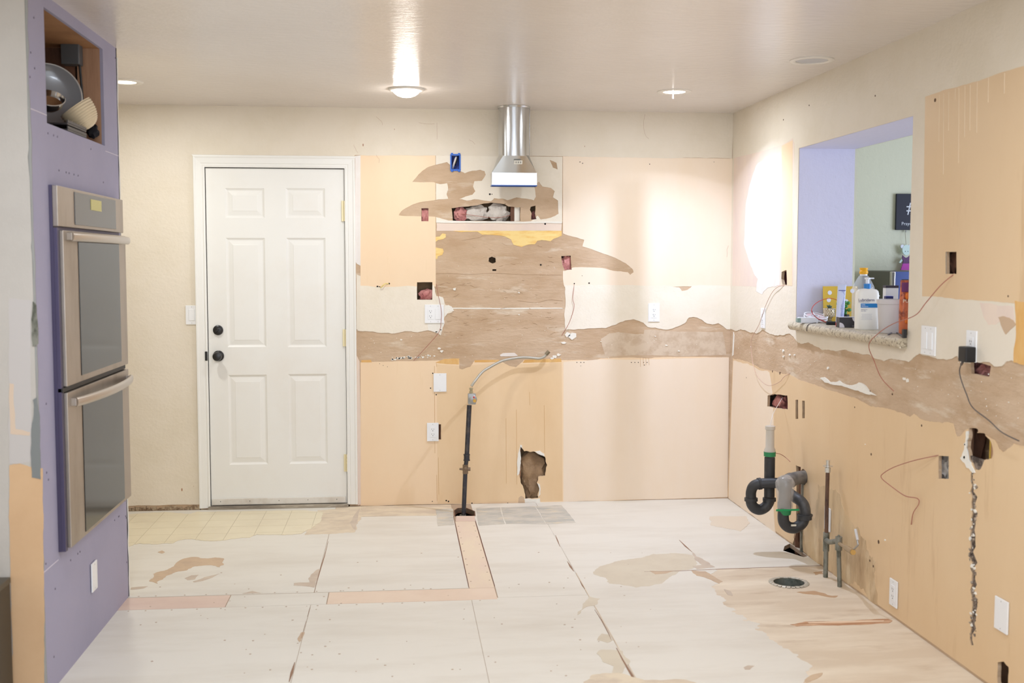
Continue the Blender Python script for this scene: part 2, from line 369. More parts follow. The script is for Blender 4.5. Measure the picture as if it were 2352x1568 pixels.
LP = [(828, 832), (900, 830), (950, 829), (1000, 828), (1060, 827), (1140, 828), (1200, 827), (1290, 827), (1330, 826), (1360, 829), (1380, 823), (1440, 821), (1490, 823), (1520, 820), (1600, 819), (1674, 820, Sx)]
patch('B', 'peach_paint', LP+[(1671, 1141), (1500, 1146), (1300, 1152), (1100, 1156), (828, 1161, Sx)], peach, .0016, wb, [tE, tF, hB['big'], hB['side']], .0025, .02, 42)
patch('B', 'yellow_paint', [(1000, 832), (1020, 824), (1055, 823), (1054, 837), (1020, 835)], orange, .002, wb, (), .002, .01, 45)
patch('B', 'yellow_paint', [(1090, 827), (1145, 826), (1150, 831), (1090, 832)], orange, .002, wb, (), .001, .01, 46)
patch('B', 'yellow_paint', [(1205, 826), (1288, 823), (1290, 831), (1200, 833)], orange, .002, wb, (), .0015, .01, 47)
patch('B', 'yellow_paint', [(830, 827), (852, 826), (854, 832), (830, 832)], orange, .002, wb, (), .001, .01, 48)
patch('B', 'primer_strip', [(816, 358, Sx), (828, 357, Sx), (828, 610), (820, 606), (816, 600, Sx)], primer, .0018, wb, (), .001, .02, 49)
patch('B', 'primer_strip', [(819, 630), (828, 634), (828, 657), (822, 757), (819, 756, Sx)], cream_y, .0024, wb, (), .001, .02, 50)
patch('B', 'primer_strip', [(819, 815), (826, 830), (829, 1158), (822, 1160, Sx)], pinkish, .0022, wb, (), .0015, .02, 51)
patch('B', 'peach_paint', [(1003, 836, Sx), (1060, 840), (1140, 834), (1200, 836), (1290, 832, Sx), (1292, 1150, Sx), (1005, 1156, Sx)], mat('peach_paint_centre', (236, 206, 166), .45, var=((229, 196, 152), 2.2, .4, .7, (1, 1, .4)), var2=((208, 172, 122), 9, .64, .8, (3, 3, .15))), .0019, wb, [tE, tF, hB['big'], hB['side']], .001, .03, 421)
patch('B', 'peach_paint', [(1294, 831), (1380, 825), (1490, 825), (1600, 822), (1674, 821, Sx), (1671, 1141), (1500, 1146), (1294, 1152, Sx)], peach_lit, .0019, wb, (), .002, .03, 422)  # overlay paints the lamp's pale light over the lower peach
dk_ = bmesh.new()
for px, y0, y1 in ((1162, 960, 1110), (1186, 940, 1112), (1250, 930, 1040), (1003, 1090, 1150), (1007, 1050, 1135), (1216, 900, 930), (1002, 832, 842), (1470, 821, 842), (1477, 821, 840), (1483, 821, 838), (1490, 822, 838), (998, 840, 1040)):
    a, b = B(px, y0), B(px+1, y1); tube([(a[0], -.0019, a[1]), (b[0], -.0019, b[1])], .0009, 5, dk_)
o = finish(dk_, 'brown_drip', mat('brown_drip', (204, 160, 100), .5), wb); o['kind'] = 'stuff'
# gypsum crumbs and lumps that can not be picked apart
rnd = random.Random(5)
fl = bmesh.new()
def fleck(plane, px, py, r, bm, t=.004, sd=0):
    u, v = CV[plane](px, py); k = rnd.randint(5, 8); ph = rnd.random()*6
    poly = [(u+r*rnd.uniform(.5, 1.3)*math.cos(ph+2*PI*i/k), v+r*rnd.uniform(.3, .9)*math.sin(ph+2*PI*i/k)) for i in range(k)]
    prism(poly, plane, -.0004, t, bm)
for px, py, r in ((1044, 663, .012), (921, 780, .009), (1002, 762, .006), (1012, 757, .006), (1304, 768, .022), (1316, 771, .03), (1295, 787, .016), (1275, 818, .018), (1268, 822, .012), (1283, 815, .012), (1008, 800, .012), (1014, 806, .012), (1192, 672, .006), (1530, 793, .008), (1559, 806, .007), (1380, 784, .005), (1505, 772, .005), (1192, 722, .006)):
    fleck('B', px, py, r, fl)
for i in range(90):
    fleck('B', rnd.uniform(1004, 1290), rnd.uniform(600, 822), rnd.uniform(.001, .003), fl, .0015)
for i in range(40):
    fleck('B', rnd.choice([rnd.uniform(826, 1000), rnd.uniform(1300, 1670)]), rnd.uniform(768, 822), rnd.uniform(.0012, .0035), fl, .002)
for i in range(40):
    a = rnd.random(); fleck('B', 900+a*100, 823-a*6+rnd.uniform(-3, 3), rnd.uniform(.003, .01), fl, .002)
o = finish(fl, 'gypsum_crumb', gyp, wb); o['kind'] = 'stuff'
patch('B', 'gypsum_smear', [(1148, 815), (1155, 811), (1182, 810), (1190, 817), (1180, 818), (1150, 818)], primer, .002, wb, (), .001, .01, 52)
patch('B', 'joint_line', [(1038, 706.5), (1150, 707), (1290, 706.5), (1294, 708.5), (1150, 709.5), (1040, 709)], gyp, .0015, wb, (), .0012, .012, 53)
for k, pts in enumerate(([(1020, 735), (1021, 742), (1014, 760), (1005, 765), (983, 758), (982, 742)], [(1020, 697), (1018, 686), (1012, 681), (1007, 682), (1008, 698)], [(1020, 704), (1030, 700), (1038, 704), (1043, 714), (1030, 716), (1022, 727)])):
    patch('B', 'gypsum_patch', pts, gyp, .004, wb, (), .002, .008, 54+k)
# lighter torn paper zones
for k, pts in enumerate(([(1380, 778), (1400, 765), (1420, 762), (1450, 766), (1478, 767), (1480, 757), (1530, 760), (1660, 762), (1668, 815), (1560, 818), (1480, 816), (1390, 816)],)):
    patch('B', 'pale_paper', pts, mat('pale_torn_paper', (214, 194, 170), .85, var=((200, 176, 150), 14, .45, .6, I1), bump=(60, .3, .002, I1)), .0005, wb, (), .003, .015, 60+k)
# torn ridges (curled paper lips)
rg = bmesh.new()
for px, py, ln in [(rnd.uniform(1010, 1285), rnd.uniform(640, 770), rnd.uniform(.01, .05)) for _ in range(46)]+[(rnd.uniform(1060, 1285), rnd.uniform(545, 640), rnd.uniform(.01, .04)) for _ in range(14)]:
    u, v = B(px, py); a = rnd.uniform(-.4, .4); n = 5
    tube(smooth_pts([(u+ln*(i/n-.5)*math.cos(a), -.001, v+ln*(i/n-.5)*math.sin(a)+rnd.uniform(-.003, .003)) for i in range(n+1)], 2), .0016, 5, rg)
for ln_ in ([(1001, 628), (1030, 627), (1080, 629), (1140, 627), (1200, 630), (1290, 631)], [(1060, 552), (1100, 545), (1108, 540)], [(1190, 690), (1230, 694), (1260, 688), (1292, 690)]):
    tube(smooth_pts([(B(*a)[0], -.001, B(*a)[1]) for a in ln_], 4), .0014, 5, rg)
o = finish(rg, 'torn_paper_lip', brown, wb); o['kind'] = 'stuff'
# nail holes
nh = bmesh.new()
def dot(plane, px, py, r, bm):
    u, v = CV[plane](px, py); prism([(u+r*math.cos(i*PI/4), v+r*math.sin(i*PI/4)) for i in range(8)], plane, -.001, .0024, bm)
for px, py, r in ((1242, 608, .0055), (1252, 514, .006), (1125, 446, .006), (1319, 651, .004), (1353, 650, .005), (867, 658, .006), (872, 659, .005), (894, 651, .005), (994, 857, .004), (989, 891, .004), (1002, 906, .004), (1130, 446, .003), (1337, 633, .002), (1160, 468, .002), (1450, 832, .003), (1458, 832, .003), (1466, 832, .003), (1478, 832, .003), (1486, 832, .003), (1480, 838, .003), (1325, 832, .003), (1334, 832, .003), (1341, 832, .003), (1334, 840, .002), (1084, 1155, .004), (1166, 1155, .004), (993, 1151, .003), (1332, 372, .003), (1338, 375, .003), (1492, 377, .003), (1640, 372, .002), (872, 835, .002), (880, 839, .002), (890, 842, .002), (1025, 1149, .005), (1030, 1151, .005)):
    dot('B', px, py, r, nh)
o = finish(nh, 'nail_hole', dark, wb); o['kind'] = 'stuff'
# scratches & chips of the upper cream wall
ch = bmesh.new()
for pts in ([(812, 331), (816, 340), (820, 350)], [(866, 268), (880, 285)], [(1002, 283), (1003, 320)], [(1480, 262), (1478, 300), (1490, 320)], [(960, 283), (1000, 285)], [(1078, 320), (1090, 330)], [(1672, 562), (1670, 590)], [(864, 355), (872, 372)]):
    tube(smooth_pts([(B(*a)[0]+rnd.uniform(-.006, .006), -.0030, B(*a)[1]+rnd.uniform(-.006, .006)) for a in [((p_[0]*(1-t_)+n_[0]*t_), (p_[1]*(1-t_)+n_[1]*t_)) for p_, n_ in zip(pts, pts[1:]) for t_ in (0, .33, .66)]+[pts[-1]]], 3), .0005, 5, ch)
for px, py, r in ((834, 333, .006), (906, 297, .003), (418, 1124, .007), (1343, 336, .003), (445, 1116, .002)):
    u, v = B(px, py); prism([(u+r*.6*math.cos(i*PI/3), v+r*1.5*math.sin(i*PI/3)) for i in range(6)], 'B', .002, .0034, ch)
o = finish(ch, 'paint_chip', mat('chipped_brown', (172, 128, 100), .8), wb); o['kind'] = 'stuff'
# rim of the big hole, and paper beside it
for k, pts in enumerate(([(1188, 1092), (1190, 1040), (1194, 1021), (1199, 1022), (1200, 1034), (1197, 1060), (1196, 1084)], [(1228, 1036), (1240, 1034), (1250, 1042), (1252, 1056), (1240, 1048)], [(1204, 1145), (1240, 1144), (1241, 1155), (1205, 1157)], [(1233, 1108), (1240, 1112), (1241, 1135), (1236, 1140), (1238, 1122)])):
    patch('B', 'gypsum_rim', pts, gyp, .005, wb, [hB['big']] , .004, .008, 70+k)
patch('B', 'torn_paper', [(1190, 1155), (1191, 1143), (1197, 1138), (1204, 1142), (1204, 1156)], tongue, .0022, wb, (), .001, .01, 76)
# cavity behind
finish(box(-2.25, -.2, .098, .11, 0, 2.3), 'sheathing', osb, wb)
for x in (-2.27, -1.86, -1.40, -1.0, -.6):
    finish(box(x, x+.038, .0135, .098, 0, 2.3), 'stud', wood_d, wb)
finish(box(B(1182, 490)[0], B(1194, 490)[0], .013, .05, 1.7, 1.9), 'blocking', gyp, wb)
finish(tube([B3 for B3 in [Vector((B(1196, 1070)[0]-.01, .02, .02)), Vector((B(1196, 1070)[0]-.01, .02, .42))]], .012, 6), 'stud_edge', wood, wb)
def blob(plane, px, py, depth, r, m, sx=1, sz=1, seed=0, name='insulation', parent=None):
    if plane == 'B': p = hit(px, py, 1, depth); s = (sx, .5, sz)
    else: p = hit(px, py, 0, depth); s = (.5, sx, sz)
    o = finish(ball(p, r, amp=.55, sc_=s, fr=7, seed=seed), name, m, parent, True); o['kind'] = 'stuff'; return o
blob('B', 1058, 492, .035, .036, insul, 1.1, 1.2, 1, parent=wb)
blob('B', 1095, 490, .04, .05, insul_w, 1.4, 1.0, 2, parent=wb)
blob('B', 1143, 488, .04, .05, insul_w, 1.2, 1.1, 3, parent=wb)
blob('B', 976, 495, .035, .045, insul, .8, 1.3, 4, parent=wb)
blob('B', 980, 678, .035, .04, insul, 1.2, .9, 5, parent=wb)
blob('B', 1302, 605, .035, .045, insul, .8, 1.2, 6, parent=wb)
blob('B', 1226, 497, .05, .03, insul, .6, 1, 7, parent=wb)
blob('B', 1220, 1120, .05, .07, osb, .8, 1.2, 8, parent=wb)
blob('B', 1222, 1075, .06, .09, osb, 1, 1.2, 9, parent=wb)

# ---- right wall
OY0, OY1, OZ0, OZ1 = -2.49, -1.18, 1.157, 2.106
hR = {
 'h1': P('R', [(1797, 624), (1808, 620), (1809, 655), (1799, 654), (1796, 640)], .002, .01, 1),
 'h2': P('R', [(1764, 908), (1775, 905), (1809, 908), (1810, 940), (1790, 937), (1763, 933)], .003, .012, 2),
 's1': rectpx('R', 1828, 918, 1834, 962, .002, .01, 3), 's2': rectpx('R', 1843, 920, 1849, 960, .002, .01, 4),
 'slot': P('R', [(1829, 1068), (1840, 1072), (1841, 1180), (1842, 1215), (1846, 1283), (1812, 1265), (1820, 1255), (1826, 1235), (1829, 1200), (1830, 1140)], .003, .015, 5),
 'rnd': [(Rr(1846, 1095)[0]+.046*math.cos(i*PI/8), Rr(1846, 1095)[1]+.042*math.sin(i*PI/8)) for i in range(16)],
 'h3': rectpx('R', 2174, 578, 2199, 629, .001, .02, 6),
 'h4': P('R', [(2230, 828), (2276, 840), (2272, 865), (2231, 858)], .002, .02, 7),
 'big': P('R', [(2225, 984), (2246, 986), (2246, 994), (2262, 996), (2276, 1012), (2282, 1035), (2279, 1052), (2262, 1056), (2254, 1076), (2240, 1078), (2228, 1055), (2222, 1028), (2226, 1005)], .006, .012, 8),
 'h6': rectpx('R', 2156, 1047, 2180, 1099, .002, .015, 9),
 'low': P('R', [(2292, 1520), (2306, 1518), (2318, 1532), (2316, 1580), (2292, 1568)], .004, .012, 10),
}
ck = []
for i in range(33):
    py = 1078+i*12.6; ck.append((2231.5+rnd.uniform(-3, 3)-.004*i*3, py))
ckr = [(x+rnd.uniform(7, 13)*(1 if 3 < i < 30 else .6), y) for i, (x, y) in enumerate(ck)]
hR['crack'] = [Rr(*a) for a in ck+ckr[::-1]]
opening = [(OY0, OZ0), (OY1, OZ0), (OY1, OZ1), (OY0, OZ1)]
wr = struct(finish(prism([(-9, 0), (0, 0), (0, H), (-9, H)], 'R', -.0127, 0), 'wall_right', brown))
cut(wr, [(h, 'R', -.05, .05) for h in list(hR.values())+[opening]])
cz = [(1684, 756), (1692, 760), (1702, 756), (1722, 763), (1738, 766), (1752, 757), (1765, 764), (1780, 770), (1800, 770), (1815, 766), (1822, 772), (1830, 782), (1840, 789), (1858, 786), (1875, 795), (1890, 804), (1905, 803), (1925, 806), (1945, 803), (1965, 809), (2000, 815), (2015, 824), (2030, 829), (2045, 824), (2062, 826), (2088, 831), (2098, 822), (2112, 812), (2130, 817), (2150, 822), (2176, 826), (2200, 817), (2208, 834), (2228, 835), (2250, 833), (2275, 832), (2285, 841), (2302, 841), (2312, 830), (2325, 827), (2350, 833)]
cpoly = [(-9, H, Sx), (0, H, Sx)]+[(0, Rr(1684, 756)[1])]+[tuple(Rr(*a)) for a in cz[1:]]+[(-4.2, .95), (-9, .95, Sx)]
patch('R', 'textured_paint', jag(cpoly, .004, .014, 81), cream, .003, wr, [opening, hR['h1'], hR['h3'], hR['h4']], raw=True)
patch('R', 'peach_paint', [(1687, 363), (1700, 360), (1740, 350), (1797, 333), (1822, 317), (1826, 330), (1823, 655), (1800, 657), (1760, 659), (1683, 656, Sx)], pinkish, .0034, wr, [hR['h1']], .002, .02, 82)
patch('R', 'peach_paint', [(1797, 335, Sx), (1822, 322, Sx), (1821, 656), (1796, 654, Sx)], peach, .0038, wr, [hR['h1']], .001, .02, 83)
patch('R', 'primer_patch', [(1714, 470), (1722, 430), (1738, 380), (1760, 360), (1794, 350), (1792, 655), (1768, 660), (1752, 676), (1738, 668), (1742, 640), (1735, 632), (1722, 600), (1710, 560)], primer, .0040, wr, (), .006, .02, 84)
patch('R', 'peach_paint', [(2127, 222, Sx), (2160, 211), (2200, 200), (2260, 182), (2352, 152), (2500, 100, Sx), (2500, 705), (2352, 696), (2250, 690), (2180, 684), (2120, 680, Sx)], peach_d, .0036, wr, [hR['h3']], .003, .02, 85)
LR = [(1684, 823), (1700, 826), (1720, 832), (1745, 846), (1765, 850), (1790, 857), (1812, 858), (1835, 872), (1860, 880), (1880, 887), (1905, 896), (1930, 903), (1960, 912), (2000, 933), (2020, 935), (2050, 941), (2078, 950), (2090, 957), (2100, 950), (2112, 960), (2135, 968), (2165, 972), (2180, 969), (2190, 972), (2195, 995), (2199, 1003), (2208, 1000), (2216, 990), (2222, 985), (2285, 1010), (2295, 1030), (2305, 1038), (2316, 1030), (2330, 1018), (2352, 1024)]
lrp = [tuple(Rr(*a)) for a in LR]+[(-9, .74, Sx), (-9, .012), (0, .012, Sx)]
patch('R', 'peach_paint', jag(lrp, .0035, .014, 86), peach_d, .0018, wr, [hR[k] for k in ('h2', 's1', 's2', 'slot', 'rnd', 'big', 'h6', 'low', 'crack')], raw=True)
patch('R', 'peach_paint', [(1685, 828), (1720, 836), (1745, 850), (1768, 855), (1775, 900), (1780, 1060), (1776, 1150), (1782, 1225), (1720, 1178), (1674, 1143, Sx)], peach_lit, .0021, wr, [hR['h2']], .006, .02, 94)  # overlay paints the corner's pale lamp light on this wall
patch('R', 'primer_patch', [(2252, 695), (2290, 700), (2330, 704), (2332, 740), (2300, 735), (2294, 742), (2272, 746), (2262, 730)], pinkish, .0036, wr, (), .003, .012, 87)
patch('R', 'torn_paper', [(2295, 728), (2310, 726), (2330, 735), (2336, 745), (2325, 755), (2312, 768), (2302, 748)], tongue, .0042, wr, (), .003, .01, 88)
patch('R', 'orange_paint', [(2333, 690), (2420, 700, Sx), (2420, 850), (2345, 836), (2330, 832), (2331, 800), (2336, 770)], orange, .0040, wr, (), .004, .01, 89)
patch('R', 'gypsum_ridge', [(1886, 868), (1895, 866), (1908, 877), (1922, 877), (1930, 874), (1945, 883), (1960, 884), (1975, 878), (1990, 886), (1998, 898), (2014, 908), (1998, 906), (1975, 897), (1955, 892), (1935, 885), (1915, 883), (1897, 878)], gyp, .007, wr, (), .003, .008, 90)
patch('R', 'joint_line', [(1675.0+10, 762), (1681+6, 770), (1679+6, 815), (1682, 818)], gyp, .002, wr, (), .001, .01, 91)
patch('R', 'water_stain', [(1880, 1110), (1925, 1130), (1960, 1200), (1990, 1240), (2012, 1290), (2018, 1390), (1960, 1340), (1900, 1300), (1852, 1268), (1850, 1210), (1872, 1190)], mat('stained_peach_paint', (218, 190, 150), .55, var=((160, 128, 94), 3.2, .46, .72, (1.6, 1.6, .5)), var2=((228, 206, 170), 7, .55, .7, (1, 1, .4)), bump=(60, .25, .002, I1)), .0022, wr, (), .03, .02, 92)
fr = bmesh.new()
for i in range(70):
    px = rnd.uniform(1690, 2340); y0 = 775+max(0, px-1830)*.13; y1 = 815+max(0, px-1684)*.24
    fleck('R', px, rnd.uniform(y0, y1), rnd.uniform(.001, .0035), fr, .0015)
for px, py, r in ((2078, 870, .01), (2086, 873, .014), (1826, 815, .01), (1800, 805, .012), (1801, 818, .01), (1815, 815, .008), (1903, 845, .01), (1989, 1020, .004), (2035, 1240, .006), (2218, 1050, .008), (2219, 1020, .007)):
    fleck('R', px, py, r, fr, .006)
patch('R', 'torn_gypsum', [(2214, 1040), (2218, 1020), (2222, 990), (2227, 988), (2226, 1015), (2232, 1060), (2242, 1085), (2232, 1080), (2218, 1062), (2208, 1052)], gyp, .006, wr, [hR['big']], .010, .008, 93)
dg_ = bmesh.new()
for i in range(90):
    px, py = ck[rnd.randint(1, 31)]; fleck('R', px+rnd.choice([0, 4, 8, 11]), py+rnd.uniform(-6, 6), rnd.uniform(.003, .010), fr if i % 3 == 0 else dg_, rnd.uniform(.001, .006))
o = finish(dg_, 'torn_gypsum', mat('grey_gypsum', (176, 160, 142), .9, var=((96, 82, 72), 30, .45, .6, I1)), wr); o['kind'] = 'stuff'
o = finish(fr, 'gypsum_crumb', gyp, wr); o['kind'] = 'stuff'
fd = bmesh.new()
for px, py, r in ((2002, 1043, .006), (2019, 1244, .009), (2007, 1300, .006), (1999, 1287, .006), (2225, 311, .004), (2298, 321, .004), (2292, 527, .004), (1999, 900, .006), (1964, 935, .004), (2118, 977, .005), (1715, 867, .004), (2050, 905, .004), (1792, 857, .008), (1775, 853, .006)):
    dot('R', px, py, r, fd)
for px, py, r in ((1801, 275, .004), (1860, 242, .004), (2012, 220, .004), (2150, 230, .008), (2318, 680, .004)):
    u, v = Rr(px, py); prism([(u+r*math.cos(i*PI/3), v+r*math.sin(i*PI/3)) for i in range(6)], 'R', .002, .0044, fd)
o = finish(fd, 'nail_hole', mat('dark_dent', (96, 70, 52), .9), wr); o['kind'] = 'stuff'
# paint drips on the upper peach panel
dr = bmesh.new()
for px, y0, y1 in ((2160, 218, 325), (2170, 214, 400), (2182, 211, 300), (2197, 204, 230), (2205, 202, 375), (2219, 198, 315), (2231, 195, 300), (2247, 188, 305), (2273, 178, 235), (2310, 168, 215)):
    a, b = Rr(px, y0), Rr(px-1, y1); tube([(-.0036, a[0], a[1]), (-.0036, b[0], b[1])], .0016, 5, dr)
o = finish(dr, 'paint_drip', mat('cream_paint_drip', (228, 204, 172), .4), wr); o['kind'] = 'stuff'
# cavity, studs, insulation
finish(box(.098, .11, -3.9, -.05, 0, 1.14), 'sheathing', osb, wr)
finish(box(.098, .11, -3.9, -2.53, 1.14, 2.3), 'sheathing', osb, wr)
finish(box(.098, .11, -1.15, -.05, 1.14, 2.3), 'sheathing', osb, wr)
for y in (-1.22, -1.67, -2.08, -2.9, -3.14, -3.55):
    finish(box(.0135, .098, y-.038, y, 0, 1.1 if -2.5 < y < -1.2 else 2.3), 'stud', wood_d if y > -2.8 else wood, wr)
blob('R', 1795, 925, .05, .06, insul, 1.5, .8, 11, parent=wr)
blob('R', 1804, 640, .05, .05, insul, .7, 1.2, 12, parent=wr)
blob('R', 2190, 603, .05, .05, wood_d, 1.2, 1.2, 13, 'hole_backing', parent=wr)
blob('R', 2262, 850, .06, .06, insul, 1.2, .7, 14, parent=wr)
blob('R', 2170, 1075, .045, .05, insul_w, .8, 1.2, 15, parent=wr)
blob('R', 2246, 1010, .10, .10, wood_d, .8, 1.6, 16, 'hole_backing', parent=wr)
blob('R', 1836, 1235, .02, .045, wood_d, .5, 2.2, 17, 'splintered_wood', parent=wr)
a = Rr(2240, 1300)
finish(box(.004, .012, a[0]-.07, a[0]+.07, .05, .8), 'gypsum_core', mat('dirty_gypsum', (150, 134, 120), .9, var=((70, 58, 52), 22, .45, .6, I1), bump=(40, .8, .01, I1)), wr)
u = Rr(2264, 1000); u2 = Rr(2262, 1062)
finish(tube([(.02, u[0], u[1]), (.02, u2[0], u2[1])], .004, 8), 'yellow_cable', mat('yellow_cable', (206, 170, 70), .5), wr)
u = Rr(1843, 1200)
finish(box(-.012, .03, u[0]-.012, u[0]-.002, .0, .40), 'metal_stud_edge', galv, wr)
# jambs and far side of the thick wall
JX = .302
finish(box(.0, JX, OY1-.0015, OY1+.012, OZ0, OZ1+.014), 'jamb_liner', jambm, wr)
finish(box(.0, JX, OY0-.012, OY0+.0015, OZ0, OZ1+.014), 'jamb_liner', jambm, wr)
finish(box(.0, JX, OY0-.010, OY1+.010, OZ1-.0015, OZ1+.012), 'head_liner', jambm, wr)
farp = finish(box(JX, JX+.0127, -9, 0, 0, H), 'far_side_board', green_w, wr)
cut(farp, [(opening, 'R', -JX-.05, -JX+.05)])
# sill
def gr(prof_y0, prof_y1):
    prof = []
    for i in range(9):
        a = PI/2+PI*i/8; prof.append((-.024+.0225*math.cos(a), 1.1775+.0225*math.sin(a)))
    prof = [(JX+.02, 1.2)]+prof+[(JX+.02, 1.155)]
    b = bmesh.new(); A = [b.verts.new((x, prof_y0, z)) for x, z in prof]; C = [b.verts.new((x, prof_y1, z)) for x, z in prof]
    b.faces.new(A); b.faces.new(C[::-1])
    for i in range(len(A)): b.faces.new((A[i], C[i], C[(i+1) % len(A)], A[(i+1) % len(A)]))
    return b
sill = finish(gr(OY0+.002, OY1-.002), 'trim_3', granite, None, True); struct(sill)
sill['label'] = 'speckled tan granite ledge at the bottom of the pass-through'

# ---- other walls, ceiling
struct(finish(box(-5.2, -5.18, -9, 0, 0, H), 'wall_left', cream))
struct(finish(box(-5.2, .3, -9.02, -9, 0, H), 'wall_rear', greige))
dn = struct(finish(box(.315, 4, 0, .02, 0, H), 'wall_dining_back', green_w))
struct(finish(box(4, 4.02, -9, 0, 0, H), 'wall_dining_right', green_w))
struct(finish(box(.32, 4.0, -9.02, -9, 0, H), 'wall_dining_rear', green_w))
LP_ = {1: (-3.50, -.862), 2: (-2.045, -.77), 3: (-.588, -.84), 4: (-.19, -1.84)}
ce = struct(finish(prism([(-5.22, -9.02), (4.02, -9.02), (4.02, .02), (-5.22, .02)], 'C', -.02, 0), 'ceiling', ceilm))
def circ(c, r, n=40): return [(c[0]+r*math.cos(2*PI*i/n), c[1]+r*math.sin(2*PI*i/n)) for i in range(n)]
cut(ce, [(circ(LP_[k], .064 if k != 4 else .075), 'C', -.05, .05) for k in (1, 3, 4)])

# ---- floor
fb = struct(finish(prism([(-5.2, -9), (4, -9), (4, 0), (-5.2, 0)], 'F', -.022, -.0015), 'floor', gap))
pit = [F(1046, 1185), F(1045, 1172), F(1052, 1167), F(1069, 1166), F(1089, 1174), F(1090, 1185)]
slotf = [F(1803, 1254), F(1845, 1278), F(1852, 1277), (-.005, -1.40), (-.005, -1.22)]
slotf = [(-.052, -1.21), (-.005, -1.16), (-.002, -1.20), (-.002, -1.42), (-.03, -1.435), (-.09, -1.30)]
DC = (-.265, -1.876)
cut(fb, [(pit, 'F', -.1, .1), (circ(DC, .073), 'F', -.1, .1), (slotf, 'F', -.1, .1)])
finish(box(-5.2, 4, -9, .02, -.16, -.15), 'crawl_space_bottom', dark, fb)
finish(box(-5.2, 4, .0, .02, -.15, -.0005), 'crawl_space_side', dark, fb)
finish(box(.02, .04, -9, 0, -.15, -.023), 'crawl_space_side', dark, fb)
tr_x0, tr_x1 = -1.775, -1.655
g = .0009
def panel(x0, x1, y0, y1, m, holes=(), name='plywood_panel', t=0.0, amp=.0):
    poly = [(x0+g, y0+g), (x1-g, y0+g), (x1-g, y1-g), (x0+g, y1-g)]
    o = finish(prism(jag(poly, amp, .05, int(abs(x0*100+y0*37))) if amp else poly, 'F', -.0014, t), name, m, fb)
    if holes: cut(o, [(h, 'F', -.05, .05) for h in holes])
    return o
panel(-5.2, -2.486, -1.815, -.02, ply_w)
panel(-2.486, tr_x0-.001, -1.815, -.30, ply_w, amp=.0012)
panel(-2.486, tr_x0-.001, -.30, -.012, thin, name='plywood_panel')
panel(tr_x1+.001, -1.243, -1.975, -.012, ply_w, [pit], amp=.002)
panel(-1.243, -.0, -1.612, -.0, ply_w, [slotf])
panel(-1.243, -.0, -4.05, -1.612, ply_b, [circ(DC, .073)])
panel(-5.2, -2.486, -4.05, -2.0, ply_w)
panel(-2.486, tr_x1-.12, -4.05, -2.0, ply_w, name='plywood_panel')
panel(tr_x1-.12, -1.243, -4.05, -1.975, ply_w, name='plywood_panel')
panel(-5.2, -2.486, -9, -4.05, ply_w); panel(-2.486, -1.243, -9, -4.05, ply_w); panel(-1.243, 0, -9, -4.05, ply_b)
panel(.0, 4, -9, 0, ply_b, name='dining_floor_board')
# trench boards
patch('F', 'trench_board', [(1048, 1185), (1090, 1185), (1092, 1197), (1047, 1197)], patch_p, .0015, fb, (), .0, .02, 1, base=-.0014)
finish(prism([(tr_x0+.002, -1.818), (tr_x1-.002, -1.818), (tr_x1-.003, -.475), (tr_x0+.003, -.475)], 'F', -.0014, .0), 'trench_board', patch_t, fb)
y0b = -1.998; y1b = -1.822
def strip(x0, x1, m): finish(prism([(x0, y0b), (x1, y0b), (x1, y1b), (x0, y1b)], 'F', -.0014, 0.0002), 'trench_board', m, fb)
strip(-3.315, -2.86, patch_p); strip(-2.856, -2.42, ply_w); strip(-2.416, tr_x1-.003, mat('pale_pink_plywood', (230, 208, 186), .6, var=((222, 196, 174), 3, .4, .7, I1)))
# whitewash still on the boards to the right, ragged edge
ww = [F(1560, 1235), F(1600, 1262), F(1622, 1292), F(1645, 1305), F(1650, 1340), F(1662, 1372), F(1668, 1392), F(1690, 1410), F(1705, 1425), F(1740, 1436), F(1755, 1452), F(1775, 1470), F(1810, 1490), F(1840, 1515), F(1858, 1540), F(1850, 1568), (-.62, -3.3), (-.62, -4.04)]
patch('F', 'whitewash_coat', jag([(a[0], a[1]) for a in ww]+[(-1.238, -4.04, Sx), (-1.238, -1.03)], .03, .03, 7), ply_w, .0006, fb, raw=True, base=.0)
